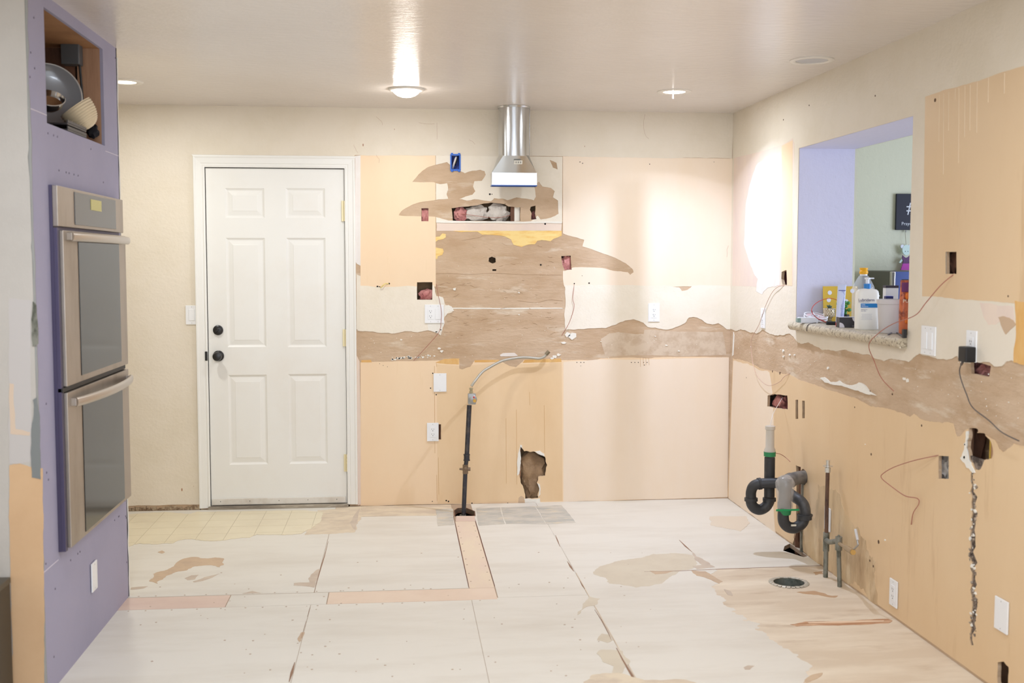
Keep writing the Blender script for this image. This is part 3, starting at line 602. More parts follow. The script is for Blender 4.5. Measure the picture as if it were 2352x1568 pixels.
# torn spots, seams, stains and one painted shade square of the floor
spots = [
 (bare, [(343, 1335), (352, 1318), (385, 1308), (400, 1300), (418, 1284), (440, 1279), (465, 1282), (495, 1280), (513, 1282), (514, 1297), (505, 1303), (495, 1299), (470, 1298), (448, 1300), (430, 1309), (400, 1315), (380, 1325), (362, 1340)]),
 (greyp, [(424, 1328), (440, 1321), (456, 1320), (448, 1330), (430, 1332)]), (greyp, [(443, 1335), (470, 1325), (505, 1317), (490, 1325), (465, 1334), (447, 1337)]),
 (greyp, [(734, 1306), (727, 1332), (722, 1349), (674, 1344), (675, 1339), (712, 1337), (708, 1329), (722, 1313)]),
 (bare, [(362, 1268), (372, 1264), (379, 1268), (372, 1271)]), (greyp, [(302, 1349), (340, 1346), (330, 1351), (300, 1354)]),
 (greyp, [(557, 1363), (580, 1357), (600, 1362)]), (bare, [(683, 1467), (692, 1452), (700, 1452), (696, 1462), (688, 1475)]),
 (thin, [(730, 1172), (822, 1166), (826, 1195), (815, 1222), (780, 1224), (740, 1226), (700, 1228), (710, 1212), (725, 1200)]),
 (greyp, [(826, 1168), (822, 1190), (816, 1218), (808, 1210), (804, 1200), (812, 1185)]),
 (bare, [(1363, 1318), (1380, 1300), (1420, 1288), (1460, 1282), (1500, 1272), (1540, 1270), (1590, 1275), (1600, 1300), (1560, 1312), (1520, 1340), (1460, 1349), (1400, 1340), (1385, 1325)]),
 (greyp, [(1590, 1268), (1600, 1278), (1625, 1290), (1642, 1302), (1600, 1307), (1590, 1300), (1612, 1297), (1596, 1286)]),
 (bare, [(1492, 1311), (1520, 1312), (1548, 1311), (1530, 1317), (1505, 1319)]),
 (bare, [(1588, 1310), (1620, 1312), (1660, 1335), (1652, 1340), (1615, 1325), (1600, 1322)]),
 (greyp, [(1663, 1353), (1678, 1357), (1683, 1368), (1672, 1366)]),
 (bare, [(1845, 1568), (1860, 1552), (1890, 1545), (1880, 1556), (1858, 1566)]),
 (greyp, [(1708, 1533), (1718, 1528), (1733, 1529), (1722, 1538), (1711, 1538)]),
 (bare, [(1355, 1370), (1378, 1375), (1372, 1388), (1352, 1392), (1336, 1400), (1326, 1412), (1338, 1396), (1345, 1380)]),
 (bare, [(1370, 1500), (1380, 1492), (1430, 1495), (1448, 1520), (1430, 1545), (1400, 1552), (1410, 1530), (1385, 1520)]),
 (greyp, [(1372, 1470), (1382, 1455), (1405, 1458), (1408, 1470), (1395, 1476)]),
 (greyp, [(1630, 1186), (1712, 1185), (1722, 1200), (1700, 1220), (1632, 1206)]),  # unlit square of floor, its shade painted as a flat tone
 (thin, [(1340, 1566), (1360, 1550), (1420, 1545), (1480, 1562), (1560, 1560), (1600, 1568), (1600, 1580), (1340, 1580)]),
]
spm = {}
for k, (m_, pts) in enumerate(spots):
    mm = m_
    if k in (10, 17, 18, 19): mm = mat('faint_worn_wash', (214, 202, 180), .55, var=((206, 192, 170), 6, .4, .7, I1))
    if k == 20: mm = mat('unlit_floor_square', (222, 208, 188), .5)
    uv = [F(*p) for p in pts]; sz_ = min(max(p[0] for p in uv)-min(p[0] for p in uv), max(p[1] for p in uv)-min(p[1] for p in uv))
    patch('F', 'worn_or_shaded_spot', [tuple(p) for p in pts], mm, (.0009 if k not in (10, 17, 18, 19) else .0007)+k*.00002, fb, (), min(.012, sz_*.06), .02, 100+k, base=.0)
# open seams
sm = bmesh.new()
def seam(pts, wd, bm, t=.0012):
    q = [Vector(F(*a)) for a in pts]
    L_, R_ = [], []
    for i, p in enumerate(q):
        d = (q[min(i+1, len(q)-1)]-q[max(i-1, 0)]).normalized(); n = Vector((-d.y, d.x))*wd*rnd.uniform(.4, 1)*(0.25 if i in (0, len(q)-1) else 1)
        L_.append(tuple(p+n)); R_.append(tuple(p-n))
    prism(L_+R_[::-1], 'F', 0, t, bm)
for pts, wd in (([(1276, 1229), (1281, 1242), (1286, 1255)], .005), ([(1303, 1289), (1311, 1302), (1318, 1312)], .005), ([(1331, 1332), (1338, 1345), (1343, 1352)], .003), ([(1366, 1400), (1382, 1425), (1398, 1455), (1404, 1470)], .003), ([(1416, 1488), (1430, 1515), (1452, 1552), (1460, 1568)], .006), ([(754, 1243), (746, 1275), (738, 1300), (728, 1335), (722, 1360)], .003), ([(712, 1395), (706, 1416)], .003), ([(703, 1427), (692, 1465)], .004), ([(677, 1521), (670, 1545), (664, 1566)], .006), ([(1480, 1313), (1560, 1311), (1650, 1307), (1760, 1303), (1880, 1299), (1938, 1297)], .004), ([(1560, 1240), (1575, 1255), (1590, 1268)], .005)):
    seam(pts, wd, sm)
o = finish(sm, 'open_seam', mat('seam_brown', (150, 116, 92), .9), fb); o['kind'] = 'stuff'
ns = bmesh.new()
for i in range(90):
    px, py = rnd.uniform(320, 1500), rnd.uniform(1255, 1560); u, v = F(px, py); r = rnd.uniform(.002, .005)
    prism([(u+r*math.cos(j*PI/3), v+r*math.sin(j*PI/3)) for j in range(6)], 'F', .0, .0012, ns)
for i in range(14):
    for dy in (-.02, .02):
        u = tr_x0-.2-i*.1+rnd.uniform(-.02, .02); v = (y1b if dy > 0 else y0b)+dy; prism([(u+.004*math.cos(j*PI/3), v+.004*math.sin(j*PI/3)) for j in range(6)], 'F', .0, .0012, ns)
for i in range(10):
    for u in (tr_x0+.015, tr_x1-.015):
        v = -.45-i*.14+rnd.uniform(-.02, .02); prism([(u+.004*math.cos(j*PI/3), v+.004*math.sin(j*PI/3)) for j in range(6)], 'F', -.001, .0012, ns)
o = finish(ns, 'floor_nail', mat('nail_brown', (190, 168, 148), .7), fb); o['kind'] = 'stuff'
# thin dark lines along the trench
gpz = bmesh.new()
for x in (tr_x0-.001, tr_x1+.001):
    prism([(x-.0008, -1.80), (x+.0016, -1.80), (x+.0022, -1.1), (x+.0012, -.33), (x-.0012, -.33), (x-.002, -.9)], 'F', .0, .0008, gpz)
o = finish(gpz, 'trench_gap', mat('seam_dark', (112, 70, 54), .9), fb)
# vinyl remnant: tiles of about 15 cm
vp = [F(290, 1182), F(380, 1176), F(440, 1180), F(455, 1175), F(560, 1174), F(700, 1172), F(742, 1176), F(735, 1200), F(715, 1215), F(690, 1226), F(640, 1228), F(590, 1227), F(575, 1234), F(520, 1240), F(470, 1242), F(440, 1238), F(410, 1241), F(395, 1248), F(350, 1250), F(320, 1248), F(285, 1256)]
vpj = jag([(a[0], a[1]) for a in vp], .012, .03, 5)
finish(prism(vpj, 'F', 0, .0008), 'vinyl_backing', vinyl_g, fb)
def clip(poly, x0, x1, y0, y1):
    def c(pl, ins, inter):
        o = []
        for i in range(len(pl)):
            a, b = pl[i-1], pl[i]
            if ins(b):
                if not ins(a): o.append(inter(a, b))
                o.append(b)
            elif ins(a): o.append(inter(a, b))
        return o
    def ix(x): return lambda a, b: (x, a[1]+(b[1]-a[1])*(x-a[0])/(b[0]-a[0]))
    def iy(y): return lambda a, b: (a[0]+(b[0]-a[0])*(y-a[1])/(b[1]-a[1]), y)
    for ins, it in ((lambda p: p[0] >= x0, ix(x0)), (lambda p: p[0] <= x1, ix(x1)), (lambda p: p[1] >= y0, iy(y0)), (lambda p: p[1] <= y1, iy(y1))):
        if len(poly) < 3: return []
        poly = c(poly, ins, it)
    return poly
vs = jag([(a[0], a[1]) for a in vp], .012, .03, 5)
for i in range(-5, 6):
    for j in range(-1, 6):
        x0 = -3.203+i*.1524; y0 = -.167-(j)*.16
        c_ = clip(vs, x0+.0013, x0+.1524-.0013, y0-.16+.0013, y0-.0013)
        if len(c_) < 3: continue
        ar = abs(sum(c_[k-1][0]*c_[k][1]-c_[k][0]*c_[k-1][1] for k in range(len(c_))))/2
        if ar < .0006: continue
        d = [c_[0]]
        for p_ in c_[1:]:
            if math.hypot(p_[0]-d[-1][0], p_[1]-d[-1][1]) > 1e-4: d.append(p_)
        if math.hypot(d[0][0]-d[-1][0], d[0][1]-d[-1][1]) < 1e-4: d.pop()
        if len(d) < 3: continue
        finish(prism(d, 'F', .0008, .0022), 'vinyl_tile', vinyl, fb)
# old grey tiles in front of the back wall
for a, b_, c_, d in (((1094, 1167), (1149, 1165), (1160, 1203), (1100, 1207)), ((1151, 1165), (1229, 1163), (1254, 1204), (1162, 1203)), ((1231, 1163), (1290, 1160), (1322, 1200), (1256, 1204)), ((1000, 1170), (1040, 1168), (1043, 1205), (1006, 1208))):
    patch('F', 'floor_tile', [a, b_, c_, d], slate, .0012, fb, (), .004, .03, int(a[0]), base=0)
patch('F', 'worn_or_shaded_spot', [(830, 1167), (1000, 1166), (1001, 1184), (832, 1186)], thin, .0014, fb, (), .004, .02, 130, base=0)
# sawn edge of the pit and pipe hole rim
pe = bmesh.new()
for a, b_ in zip(pit, pit[1:]):
    a, b_ = Vector((*a, 0)), Vector((*b_, 0)); d = (b_-a).normalized(); n = Vector((-d.y, d.x, 0))*.006
    b2 = bmesh.new(); vs_ = [b2.verts.new(a+s*n+Vector((0, 0, z))) for s in (0, 1) for z in (-.03, .001)]; ws_ = [b2.verts.new(b_+s*n+Vector((0, 0, z))) for s in (0, 1) for z in (-.03, .001)]
    b2.faces.new((vs_[0], ws_[0], ws_[1], vs_[1])); b2.faces.new((vs_[2], ws_[2], ws_[3], vs_[3])); b2.faces.new((vs_[1], ws_[1], ws_[3], vs_[3]))
    merge(pe, b2)
finish(pe, 'sawn_edge', wood_d, fb)
# long gouge with splinters on the right boards
patch('F', 'gouge', [(1815, 1434), (1850, 1427), (1950, 1426), (2040, 1421), (2050, 1425), (2040, 1431), (1950, 1435), (1830, 1438)], mat('splintered_ply', (178, 132, 96), .8, var=((216, 180, 146), 5, .45, .6, (1, 8, 1))), .0012, fb, (), .006, .02, 131, base=0)
patch('F', 'gouge_lip', [(1855, 1430), (1900, 1428), (2030, 1426), (2030, 1428), (1900, 1431), (1858, 1432)], mat('pale_ply', (230, 202, 172), .7), .003, fb, (), .002, .02, 132, base=0)
patch('F', 'rust_stain', [(1868, 1314), (1890, 1312), (1893, 1318), (1872, 1320)], mat('rust_stain', (190, 154, 118), .8), .0011, fb, (), .01, .015, 133, base=0)
patch('F', 'rust_stain', [(1830, 1360), (1870, 1357), (1900, 1366), (1925, 1368), (1915, 1372), (1880, 1366)], mat('rust_stain', (190, 154, 118), .8), .0011, fb, (), .01, .015, 134, base=0)
# dirty foot of the left wall
dl = bmesh.new()
for i in range(60):
    x = -3.9+i*.0105; r = rnd.uniform(.003, .012); box(x, x+r*2, -.012*rnd.random()-.003, 0, .0, .006+rnd.random()*.02, 0, dl)
o = finish(dl, 'wall_foot_rubble', mat('foot_rubble', (186, 166, 138), .9, var=((130, 106, 82), 30, .45, .6, I1)), wb); o['kind'] = 'stuff'

# ================================================================== DOOR
dr_ = struct(finish(box(DX0+.003, DX1-.003, .004, .04, .02, DZ1-.004), 'door_1', doorm))
pans = [(516, 431.6, 606.6, 500.5), (657, 431.6, 746, 500.5), (520, 546, 610, 796.6), (658.6, 546, 749, 796.6), (525.5, 861, 615.8, 1066), (664.8, 859, 752, 1064)]
rects = []
xs = ((B(519, 600)[0], B(609, 600)[0]), (B(658, 600)[0], B(748, 600)[0]))
for i, (a, b_, c_, d) in enumerate(pans):
    x0, z1 = B(a, b_); x1, z0 = B(c_, d); x0, x1 = xs[i % 2]; rects.append((x0, x1, z0, z1))
cut(dr_, [([(x0, z0), (x1, z0), (x1, z1), (x0, z1)], 'B', -.012, .02) for x0, x1, z0, z1 in rects])
for x0, x1, z0, z1 in rects:
    b = bmesh.new(); rings = []
    for ins, dep in ((0, -.004), (.004, -.0065), (.012, -.0105), (.017, -.0105), (.040, -.0065), (.044, -.0052)):
        rings.append([b.verts.new((x, -dep, z)) for x, z in ((x0+ins, z0+ins), (x1-ins, z0+ins), (x1-ins, z1-ins), (x0+ins, z1-ins))])
    for r1, r2 in zip(rings, rings[1:]):
        for k in range(4): b.faces.new((r1[k], r1[(k+1) % 4], r2[(k+1) % 4], r2[k]))
    b.faces.new(rings[-1]); finish(b, 'raised_panel', doorm, dr_)
def dp(px, py, y=.004): return hit(px, py, 1, y)
p = dp(501, 758); ax = Vector((0, -1, 0))
kb = finish(lathe([(0, .016), (.020, .016), (.029, .010), (.031, 0)], p, 28, ax), 'deadbolt', black, dr_, True)
finish(box(p.x-.014, p.x+.014, p.y-.026, p.y-.016, p.z-.004, p.z+.004, .001), 'thumb_turn', black, kb) if False else None
b = box(-.013, .013, -.012, 0, -.0035, .0035, .0015); b.transform(Matrix.Translation((p.x, p.y-.016, p.z)) @ Matrix.Rotation(-.5, 4, 'Y'))
finish(b, 'thumb_turn', black, kb)
p = dp(502, 817)
kn = finish(lathe([(.033, 0), (.033, .006), (.026, .010), (.012, .014), (.012, .035), (.024, .042), (.028, .055), (.024, .066), (.012, .070), (0, .070)], p, 28, ax), 'knob', black, dr_, True)
finish(box(DX0-.016, DX0-.001, -.019, -.004, B(478, 817)[1]-.028, B(478, 817)[1]+.028, .003), 'strike_plate', black, dr_)
for px, y0, y1 in ((788.5, 461, 508), (791, 756, 795), (796.5, 1043, 1082)):
    x, z1 = B(px, y0); _, z0 = B(px, y1); xk = DX1-.002
    hb = bmesh.new()
    for k in range(5):
        h = (z1-z0)/5; tube([(xk, -.008, z0+k*h+.0006), (xk, -.008, z0+(k+1)*h-.0006)], .0058, 10, hb)
    box(xk-.018, xk, -.004, .004, z0, z1, 0, hb)
    finish(hb, 'hinge', mat('painted_brass_hinge', (224, 210, 168), .35, metal=.4), dr_, True)
finish(box(DX0+.008, DX1-.012, -.008, .004, .024, .062, .003), 'door_sweep', mat('dusty_white_sweep', (226, 220, 210), .5, var=((206, 196, 182), 9, .45, .7, I1)), dr_)
for k in range(5):
    finish(ball((DX0+.06+k*.176, -.008, .046), .0030, sc_=(1, .5, 1)), 'screw', galv, dr_)
tr = bpy.data.objects.new('trim_1', None); col.objects.link(tr); struct(tr)
XO0, XO1, ZO = B(443, 356)[0]+.002, B(816, 500)[0]+.001, 2.148
prof = [(0, .004), (.0, .014), (.010, .016), (.014, .013), (.020, .013), (.024, .016), (.052, .018), (.060, .022), (.068, .022), (.070, .018)]   # (distance from opening, proud)
def casing(pa, pb, na, mita, mitb):
    """pa->pb along opening edge, na outward; mit = +-1 mitre growth"""
    b = bmesh.new(); A, C = [], []
    W = na.length; n = na.normalized(); d = (pb-pa).normalized()
    for s, h in [(0, -.01)]+[(s_*W/.070, h_) for s_, h_ in prof]+[(W, -.001)]:
        A.append(b.verts.new(pa+n*s-d*s*mita+Vector((0, -h, 0)))); C.append(b.verts.new(pb+n*s+d*s*mitb+Vector((0, -h, 0))))
    for i in range(len(A)-1): b.faces.new((A[i], A[i+1], C[i+1], C[i]))
    b.faces.new(A); b.faces.new(C[::-1]); return b
Wl = DX0-XO0; Wr = XO1-DX1; Wt = ZO-DZ1
finish(casing(Vector((DX0, 0, .008)), Vector((DX0, 0, DZ1)), Vector((-Wl, 0, 0)), 0, 1), 'casing_board', white_t, tr)
finish(casing(Vector((DX1, 0, .014)), Vector((DX1, 0, DZ1)), Vector((Wr, 0, 0)), 0, 1), 'casing_board', white_t, tr)
finish(casing(Vector((DX0, 0, DZ1)), Vector((DX1, 0, DZ1)), Vector((0, 0, Wt)), 1, 1), 'casing_board', white_t, tr)
for x0, x1 in ((DX0-.012, DX0), (DX1, DX1+.012)):
    finish(box(x0, x1, 0, .11, 0, DZ1+.012), 'door_jamb', white_t, tr)
finish(box(DX0, DX1, 0, .11, DZ1, DZ1+.012), 'door_jamb', white_t, tr)
finish(box(DX0-.02, DX1+.02, .045, .06, -.01, DZ1), 'dark_backing', dark, tr)
th = finish(box(DX0-.012, DX1+.006, -.03, .05, .0, .018, .003), 'trim_2', mat('weathered_threshold', (168, 156, 138), .8, var=((120, 110, 98), 6, .42, .62, (.5, 3, 3)), var2=((206, 196, 178), 10, .55, .65, (.5, 3, 3)))); struct(th)

# ================================================================== ELECTRICAL PLATES
def basis(plane):
    return {'B': ((1, 0, 0), (0, 0, 1), (0, -1, 0)), 'R': ((0, -1, 0), (0, 0, 1), (-1, 0, 0)), 'T': ((0, 1, 0), (0, 0, 1), (1, 0, 0))}[plane]
def wallplate(plane, px0, py0, px1, py1, kinds, label, name='outlet_plate', cat='outlet', wdt=None, group=None):
    a = CV[plane](px0, py0); b = CV[plane](px1, py1); c = CV[plane]((px0+px1)/2, (py0+py1)/2)
    w_ = wdt or (.072 if len(kinds) == 1 else .118); h_ = .115
    f = PL[plane]; ctr = Vector(f(c[0], c[1], 0)); R_, U_, N_ = (Vector(q) for q in basis(plane))
    t = thing(name, label, cat, ctr+N_*.003, group)
    M_ = Matrix((R_, U_, N_)).transposed().to_4x4()
    def add(nm, x0, x1, z0, z1, d0, d1, m_, par, bev=0):
        q = box(x0, x1, z0, z1, d0, d1, bev); q.transform(M_)
        bmesh.ops.recalc_face_normals(q, faces=q.faces)
        me = bpy.data.meshes.new(nm); q.to_mesh(me); q.free(); me.materials.append(m_)
        o = bpy.data.objects.new(nm, me); col.objects.link(o); o.parent = par; return o
    add('cover_plate', -w_/2, w_/2, -h_/2, h_/2, 0, .006, plate, t, .002)
    n = len(kinds)
    for i, k in enumerate(kinds):
        cx = (i-(n-1)/2)*.046
        if k == 'o':
            ins = add('receptacle', cx-.0165, cx+.0165, -.0335, .0335, .0055, .0075, plate, t, .0008)
            for zz in (.0155, -.0155):
                for xx, hh in ((-.006, .004), (.006, .003)): add('slot', cx+xx-.0009, cx+xx+.0009, zz+.003-hh, zz+.003+hh, .0072, .0079, dark, ins)
                add('slot', cx-.002, cx+.002, zz-.009, zz-.005, .0072, .0079, dark, ins)
        elif k == 's':
            add('rocker', cx-.0165, cx+.0165, -.0335, .0335, .0055, .009, plate, t, .001)
        for zz in (.048, -.048): add('screw', cx-.002, cx+.002, zz-.002, zz+.002, .0058, .0066, mat('screw_grey', (190, 190, 188), .5), t)
    return t
wallplate('B', 975, 699, 1020, 742, 'os', 'white double plate with outlet and rocker switch left of the brown torn area', name='combination_plate')
wallplate('B', 1490, 697, 1513, 738, 'o', 'white outlet in the cream band on the back wall, right half')
wallplate('B', 995, 854, 1026, 902, 'b', 'blank white cover plate above the outlet left of the gas pipe', name='blank_plate', cat='cover plate', wdt=.08)
wallplate('B', 980, 970, 1008, 1013, 'o', 'white outlet low on the peach wall left of the gas pipe, dark gap beside it')
wallplate('B', 425, 700, 457, 746, 's', 'white light switch partly behind the left door casing', name='light_switch', cat='switch')
wallplate('R', 2117, 746, 2155, 818, 'ss', 'white double rocker switch right of the granite ledge', name='light_switch', cat='switch')
op = wallplate('R', 2222, 757, 2248, 833, 'o', 'white outlet on the right wall with a black adapter plugged in')
wallplate('R', 1748, 706, 1762, 755, 'o', 'white outlet on the right wall above torn paper, left of the pass-through')
wallplate('R', 1896, 1162, 1911, 1221, 'o', 'white outlet behind the rusty vertical water pipe')
wallplate('R', 2045, 1325, 2066, 1398, 'o', 'white outlet near the floor on the right wall, right of the valve')
wallplate('R', 2286, 1362, 2322, 1462, 'b', 'blank white plate low on the right wall at the right edge', name='blank_plate', cat='cover plate', wdt=.085)
wallplate('T', 205, 1285, 221, 1360, 'b', 'blank white plate on the purple drywall below the ovens', name='blank_plate', cat='cover plate', wdt=.075)
# black adapter with cord
a = hit(2221, 812, 0, -.03)
ad = thing('power_adapter', 'black plug-in power adapter on the right wall outlet', 'adapter', a)
finish(box(-.05, -.0095, a.y-.028, a.y+.028, a.z-.03, a.z+.026, .005), 'body', blackplas, ad)
pts = [Vector((-.045, a.y, a.z-.028))]+[Vector((-.03, *Rr(*q_))) for q_ in ((2222, 848), (2225, 870), (2238, 905), (2252, 935), (2290, 965), (2320, 992), (2360, 1012))]
finish(tube(smooth_pts(pts, 7), [.005]*4+[.0022]*46, 8), 'cord', mat('dark_cord', (92, 84, 80), .5), ad, True)

# ================================================================== BLUE BOX
(u0, v1), (u1, v0) = B(1034, 352), B(1058, 394)
bb = thing('junction_box', 'blue plastic electrical box set high in the back wall', 'junction box', ((u0+u1)/2, -.001, (v0+v1)/2))
q = bmesh.new()
for a_ in ((u0, u0+.008, v0+.006, v1-.006), (u1-.008, u1, v0+.006, v1-.006), (u0+.008, u1-.008, v0+.004, v0+.014), (u0+.008, u1-.008, v1-.014, v1-.004)):
    box(a_[0], a_[1], -.006, .04, a_[2], a_[3], 0, q)
finish(q, 'rim', bluep, bb)
finish(box(u0+.004, u1-.004, .04, .044, v0+.006, v1-.006), 'back_plate', blued, bb)
for x in (u0+.004, u1-.016):
    for z in (v0-.002, v1-.014): finish(box(x, x+.013, -.010, -.002, z, z+.016, .002), 'ear', bluep, bb)
finish(tube(smooth_pts([(u0+.016, .03, v0+.02), (u0+.024, .0, v0+.05), (u0+.034, -.004, v1-.03), (u0+.04, .03, v1-.02)], 5), .006, 8), 'cable', wirew, bb, True)
finish(tube(smooth_pts([(u0+.03, .02, v0+.04), (u0+.04, -.002, v1-.045), (u0+.045, .02, v1-.02)], 5), .005, 8), 'cable', blackplas, bb, True)

# ================================================================== DUCT
DXc, DYc, DR = (B(1180, 300)[0]) , -.13, .0945
DXc = (hit(1144, 300, 1, DYc).x+hit(1216, 300, 1, DYc).x)/2
zt, zj, zs, zb = H, 2.148, 2.045, 1.968
du = thing('vent_duct', 'shiny galvanised range hood duct hanging from the ceiling to a flat boot', 'duct', (DXc, DYc, H))
finish(tube([(DXc, DYc, H-.0005), (DXc, DYc, zj-.006)], [DR, DR], 64, caps=False), 'round_pipe', duct, du, True)
finish(tube([(DXc, DYc, H-.001), (DXc, DYc, H-.010)], [DR+.006, DR+.0015], 64, caps=False), 'ceiling_collar', duct, du, True)
finish(tube([(DXc+DR+.001, DYc-.01, H-.01), (DXc+DR+.001, DYc-.01, zj)], .0016, 6), 'seam', duct, du)
b = bmesh.new(); n = 64; hw, hd = .1355, .045
def rc(a):
    c, s = math.cos(a), math.sin(a); k = min(hw/abs(c) if abs(c) > 1e-6 else 9, hd/abs(s) if abs(s) > 1e-6 else 9); return c*k, s*k
YB = DYc
top = [b.verts.new((DXc+DR*math.cos(2*PI*i/n), DYc+DR*math.sin(2*PI*i/n), zj)) for i in range(n)]
angs = []
mid = []
corners = [math.atan2(hd, hw), PI-math.atan2(hd, hw), PI+math.atan2(hd, hw), 2*PI-math.atan2(hd, hw)]
cidx = [8, 24, 40, 56]
def ra(i):
    # map 0..63 so that indices 8,24,40,56 land on corners
    i = i % 64
    if i < 8: return corners[0]*i/8
    if i < 24: return corners[0]+(corners[1]-corners[0])*(i-8)/16
    if i < 40: return corners[1]+(corners[2]-corners[1])*(i-24)/16
    if i < 56: return corners[2]+(corners[3]-corners[2])*(i-40)/16
    return corners[3]+(2*PI-corners[3])*(i-56)/8
for i in range(n):
    x, y = rc(ra(i)); mid.append(b.verts.new((DXc+x, YB+y, zs)))
for i in range(n): b.faces.new((top[i], top[(i+1) % n], mid[(i+1) % n], mid[i]))
bo = finish(b, 'boot_transition', duct, du, True)
b = bmesh.new()
r1 = [b.verts.new((DXc+x, YB+y, zs)) for x, y in ((-hw, -hd), (hw, -hd), (hw, hd), (-hw, hd))]
r2 = [b.verts.new((DXc+x*1.005, YB+y*1.02, zb)) for x, y in ((-hw, -hd), (hw, -hd), (hw, hd), (-hw, hd))]
for k in range(4): b.faces.new((r1[k], r1[(k+1) % 4], r2[(k+1) % 4], r2[k]))
finish(b, 'boot_collar', duct, du)
q = bmesh.new()
box(DXc-hw-.001, DXc+hw+.001, YB-hd-.002, YB-hd+.001, zb-.002, zb+.004, 0, q); box(DXc-hw-.001, DXc+hw+.001, YB+hd-.001, YB+hd+.002, zb-.002, zb+.004, 0, q)
box(DXc-hw-.002, DXc-hw+.001, YB-hd, YB+hd, zb-.002, zb+.004, 0, q); box(DXc+hw-.001, DXc+hw+.002, YB-hd, YB+hd, zb-.002, zb+.004, 0, q)
finish(q, 'blue_edge', mat('blue_edge_film', (70, 100, 170), .4), du)
# label on the sloped face
sl = Vector((0, -(hd-DR)-.0, 0))
p1 = Vector((DXc, DYc-DR, zj)); p2 = Vector((DXc, YB-hd, zs)); dn_ = (p1-p2).normalized(); nn = Vector((1, 0, 0)).cross(dn_).normalized()
if nn.y > 0: nn = -nn
cc = p2+(p1-p2)*.62+nn*.012+Vector((.018, 0, 0))
def slab_at(c, r, u, n_, w_, h_, t_):
    b = bmesh.new(); vs_ = []
    for s in (0, 1):
        for a_, b_ in ((-1, -1), (1, -1), (1, 1), (-1, 1)): vs_.append(b.verts.new(c+r*a_*w_/2+u*b_*h_/2+n_*t_*s))
    for f_ in ((0, 1, 2, 3), (4, 5, 6, 7), (0, 1, 5, 4), (1, 2, 6, 5), (2, 3, 7, 6), (3, 0, 4, 7)): b.faces.new([vs_[i] for i in f_])
    return b
X_ = Vector((1, 0, 0))
lab = finish(slab_at(cc, X_, dn_, nn, .05, .024, .0006), 'sticker', mat('paper_label', (226, 222, 210), .6), du)
q = bmesh.new()
for k in range(9):
    if k in (3, 6): continue
    c2 = cc+X_*(-.017+k*.0042)+nn*.0007; merge(q, slab_at(c2, X_, dn_, nn, rnd.uniform(.0012, .0028), .011, .0003))
finish(q, 'barcode', blackplas, lab)

# ================================================================== LIGHTS IN THE CEILING
glow = mat('lamp_glow', (255, 250, 240), .5, emit=22)
glow2 = mat('lamp_dome_glow', (255, 250, 244), .5, emit=75)
white_can = mat('white_can_trim', (236, 230, 220), .4)
def ring(c, r0, r1, z0, z1, bm=None):
    return lathe([(r0, z1), (r0, z0+.002), (r0+.003, z0), (r1-.004, z0), (r1, z0+.003), (r1, z1)], (c[0], c[1], 0), 48)
def can(k, label, lit=True, R0=.064, Rt=.094):
    c = LP_[k]
    t = thing('recessed_light', label, 'light', (c[0], c[1], H))
    finish(ring(c, R0-.004, Rt, H-.005, H), 'trim_ring', white_can, t, True)
    finish(lathe([(R0-.002, H-.003), (R0-.004, H+.03), (R0-.008, H+.048)], (c[0], c[1], 0), 48), 'can_wall', white_can, t, True)
    finish(lathe([(0, H+.048), (R0+.005, H+.048)], (c[0], c[1], 0), 48), 'lens', glow if lit else mat('grey_lens', (196, 194, 196), .5), t)
    return t
can(1, 'lit recessed ceiling light beside the purple oven tower')
c3 = can(3, 'lit recessed ceiling light in the right half, with a splinter hanging from it')
finish(box(LP_[3][0]-.0042, LP_[3][0]+.0008, LP_[3][1]+.019, LP_[3][1]+.0205, H-.034, H+.014), 'hanging_splinter', white_can, c3)
c4 = thing('recessed_light', 'unlit recessed ceiling light beside the right wall', 'light', (LP_[4][0], LP_[4][1], H))
finish(ring(LP_[4], .073, .1, H-.006, H), 'trim_ring', white_can, c4, True)
finish(lathe([(0, H+.004), (.03, H+.004), (.074, H-.001)], (LP_[4][0], LP_[4][1], 0), 40), 'lens', mat('grey_lens', (206, 204, 206), .5), c4, True)
c2 = thing('ceiling_light', 'lit dome ceiling light left of the vent duct', 'light', (LP_[2][0], LP_[2][1], H))
finish(lathe([(.098, H), (.098, H-.004), (.092, H-.009), (.072, H-.012), (.066, H-.011)], (LP_[2][0], LP_[2][1], 0), 48), 'trim_ring', white_can, c2, True)
finish(lathe([(.070, H-.010), (.066, H-.020), (.05, H-.034), (.028, H-.042), (0, H-.045)], (LP_[2][0], LP_[2][1], 0), 40), 'dome', glow2, c2, True)
lamp('light_2_lamp', 'AREA', (LP_[2][0], LP_[2][1], H-.05), 7, (.84, .91, 1.0), .12, None, (LP_[2][0], LP_[2][1], 0), shape='DISK')
lamp('light_1_lamp', 'AREA', (LP_[1][0], LP_[1][1], H-.008), 13, (.90, .92, .90), .11, None, (LP_[1][0], LP_[1][1], 0), shape='DISK')
lamp('light_3_lamp', 'SPOT', (LP_[3][0], LP_[3][1], H+.024), 92, (.60, .72, 1), .0015, None, (LP_[3][0]+.30, LP_[3][1]+.36, .0), spot_size=math.radians(122), spot_blend=1.0)
lamp('light_3_fill', 'AREA', (LP_[3][0], LP_[3][1], H-.007), 8, (.83, .91, 1), .11, None, (LP_[3][0], LP_[3][1], 0), shape='DISK')
for i, (x, y) in enumerate(((-2.9, -4.1), (-1.6, -4.1), (-.6, -4.3), (-2.4, -6.2), (-1.0, -6.2))):
    lamp('rear_ceiling_lamp', 'AREA', (x, y, H-.012), 16, (.80, .88, 1.0), .14, None, (x, y, 0), shape='DISK')

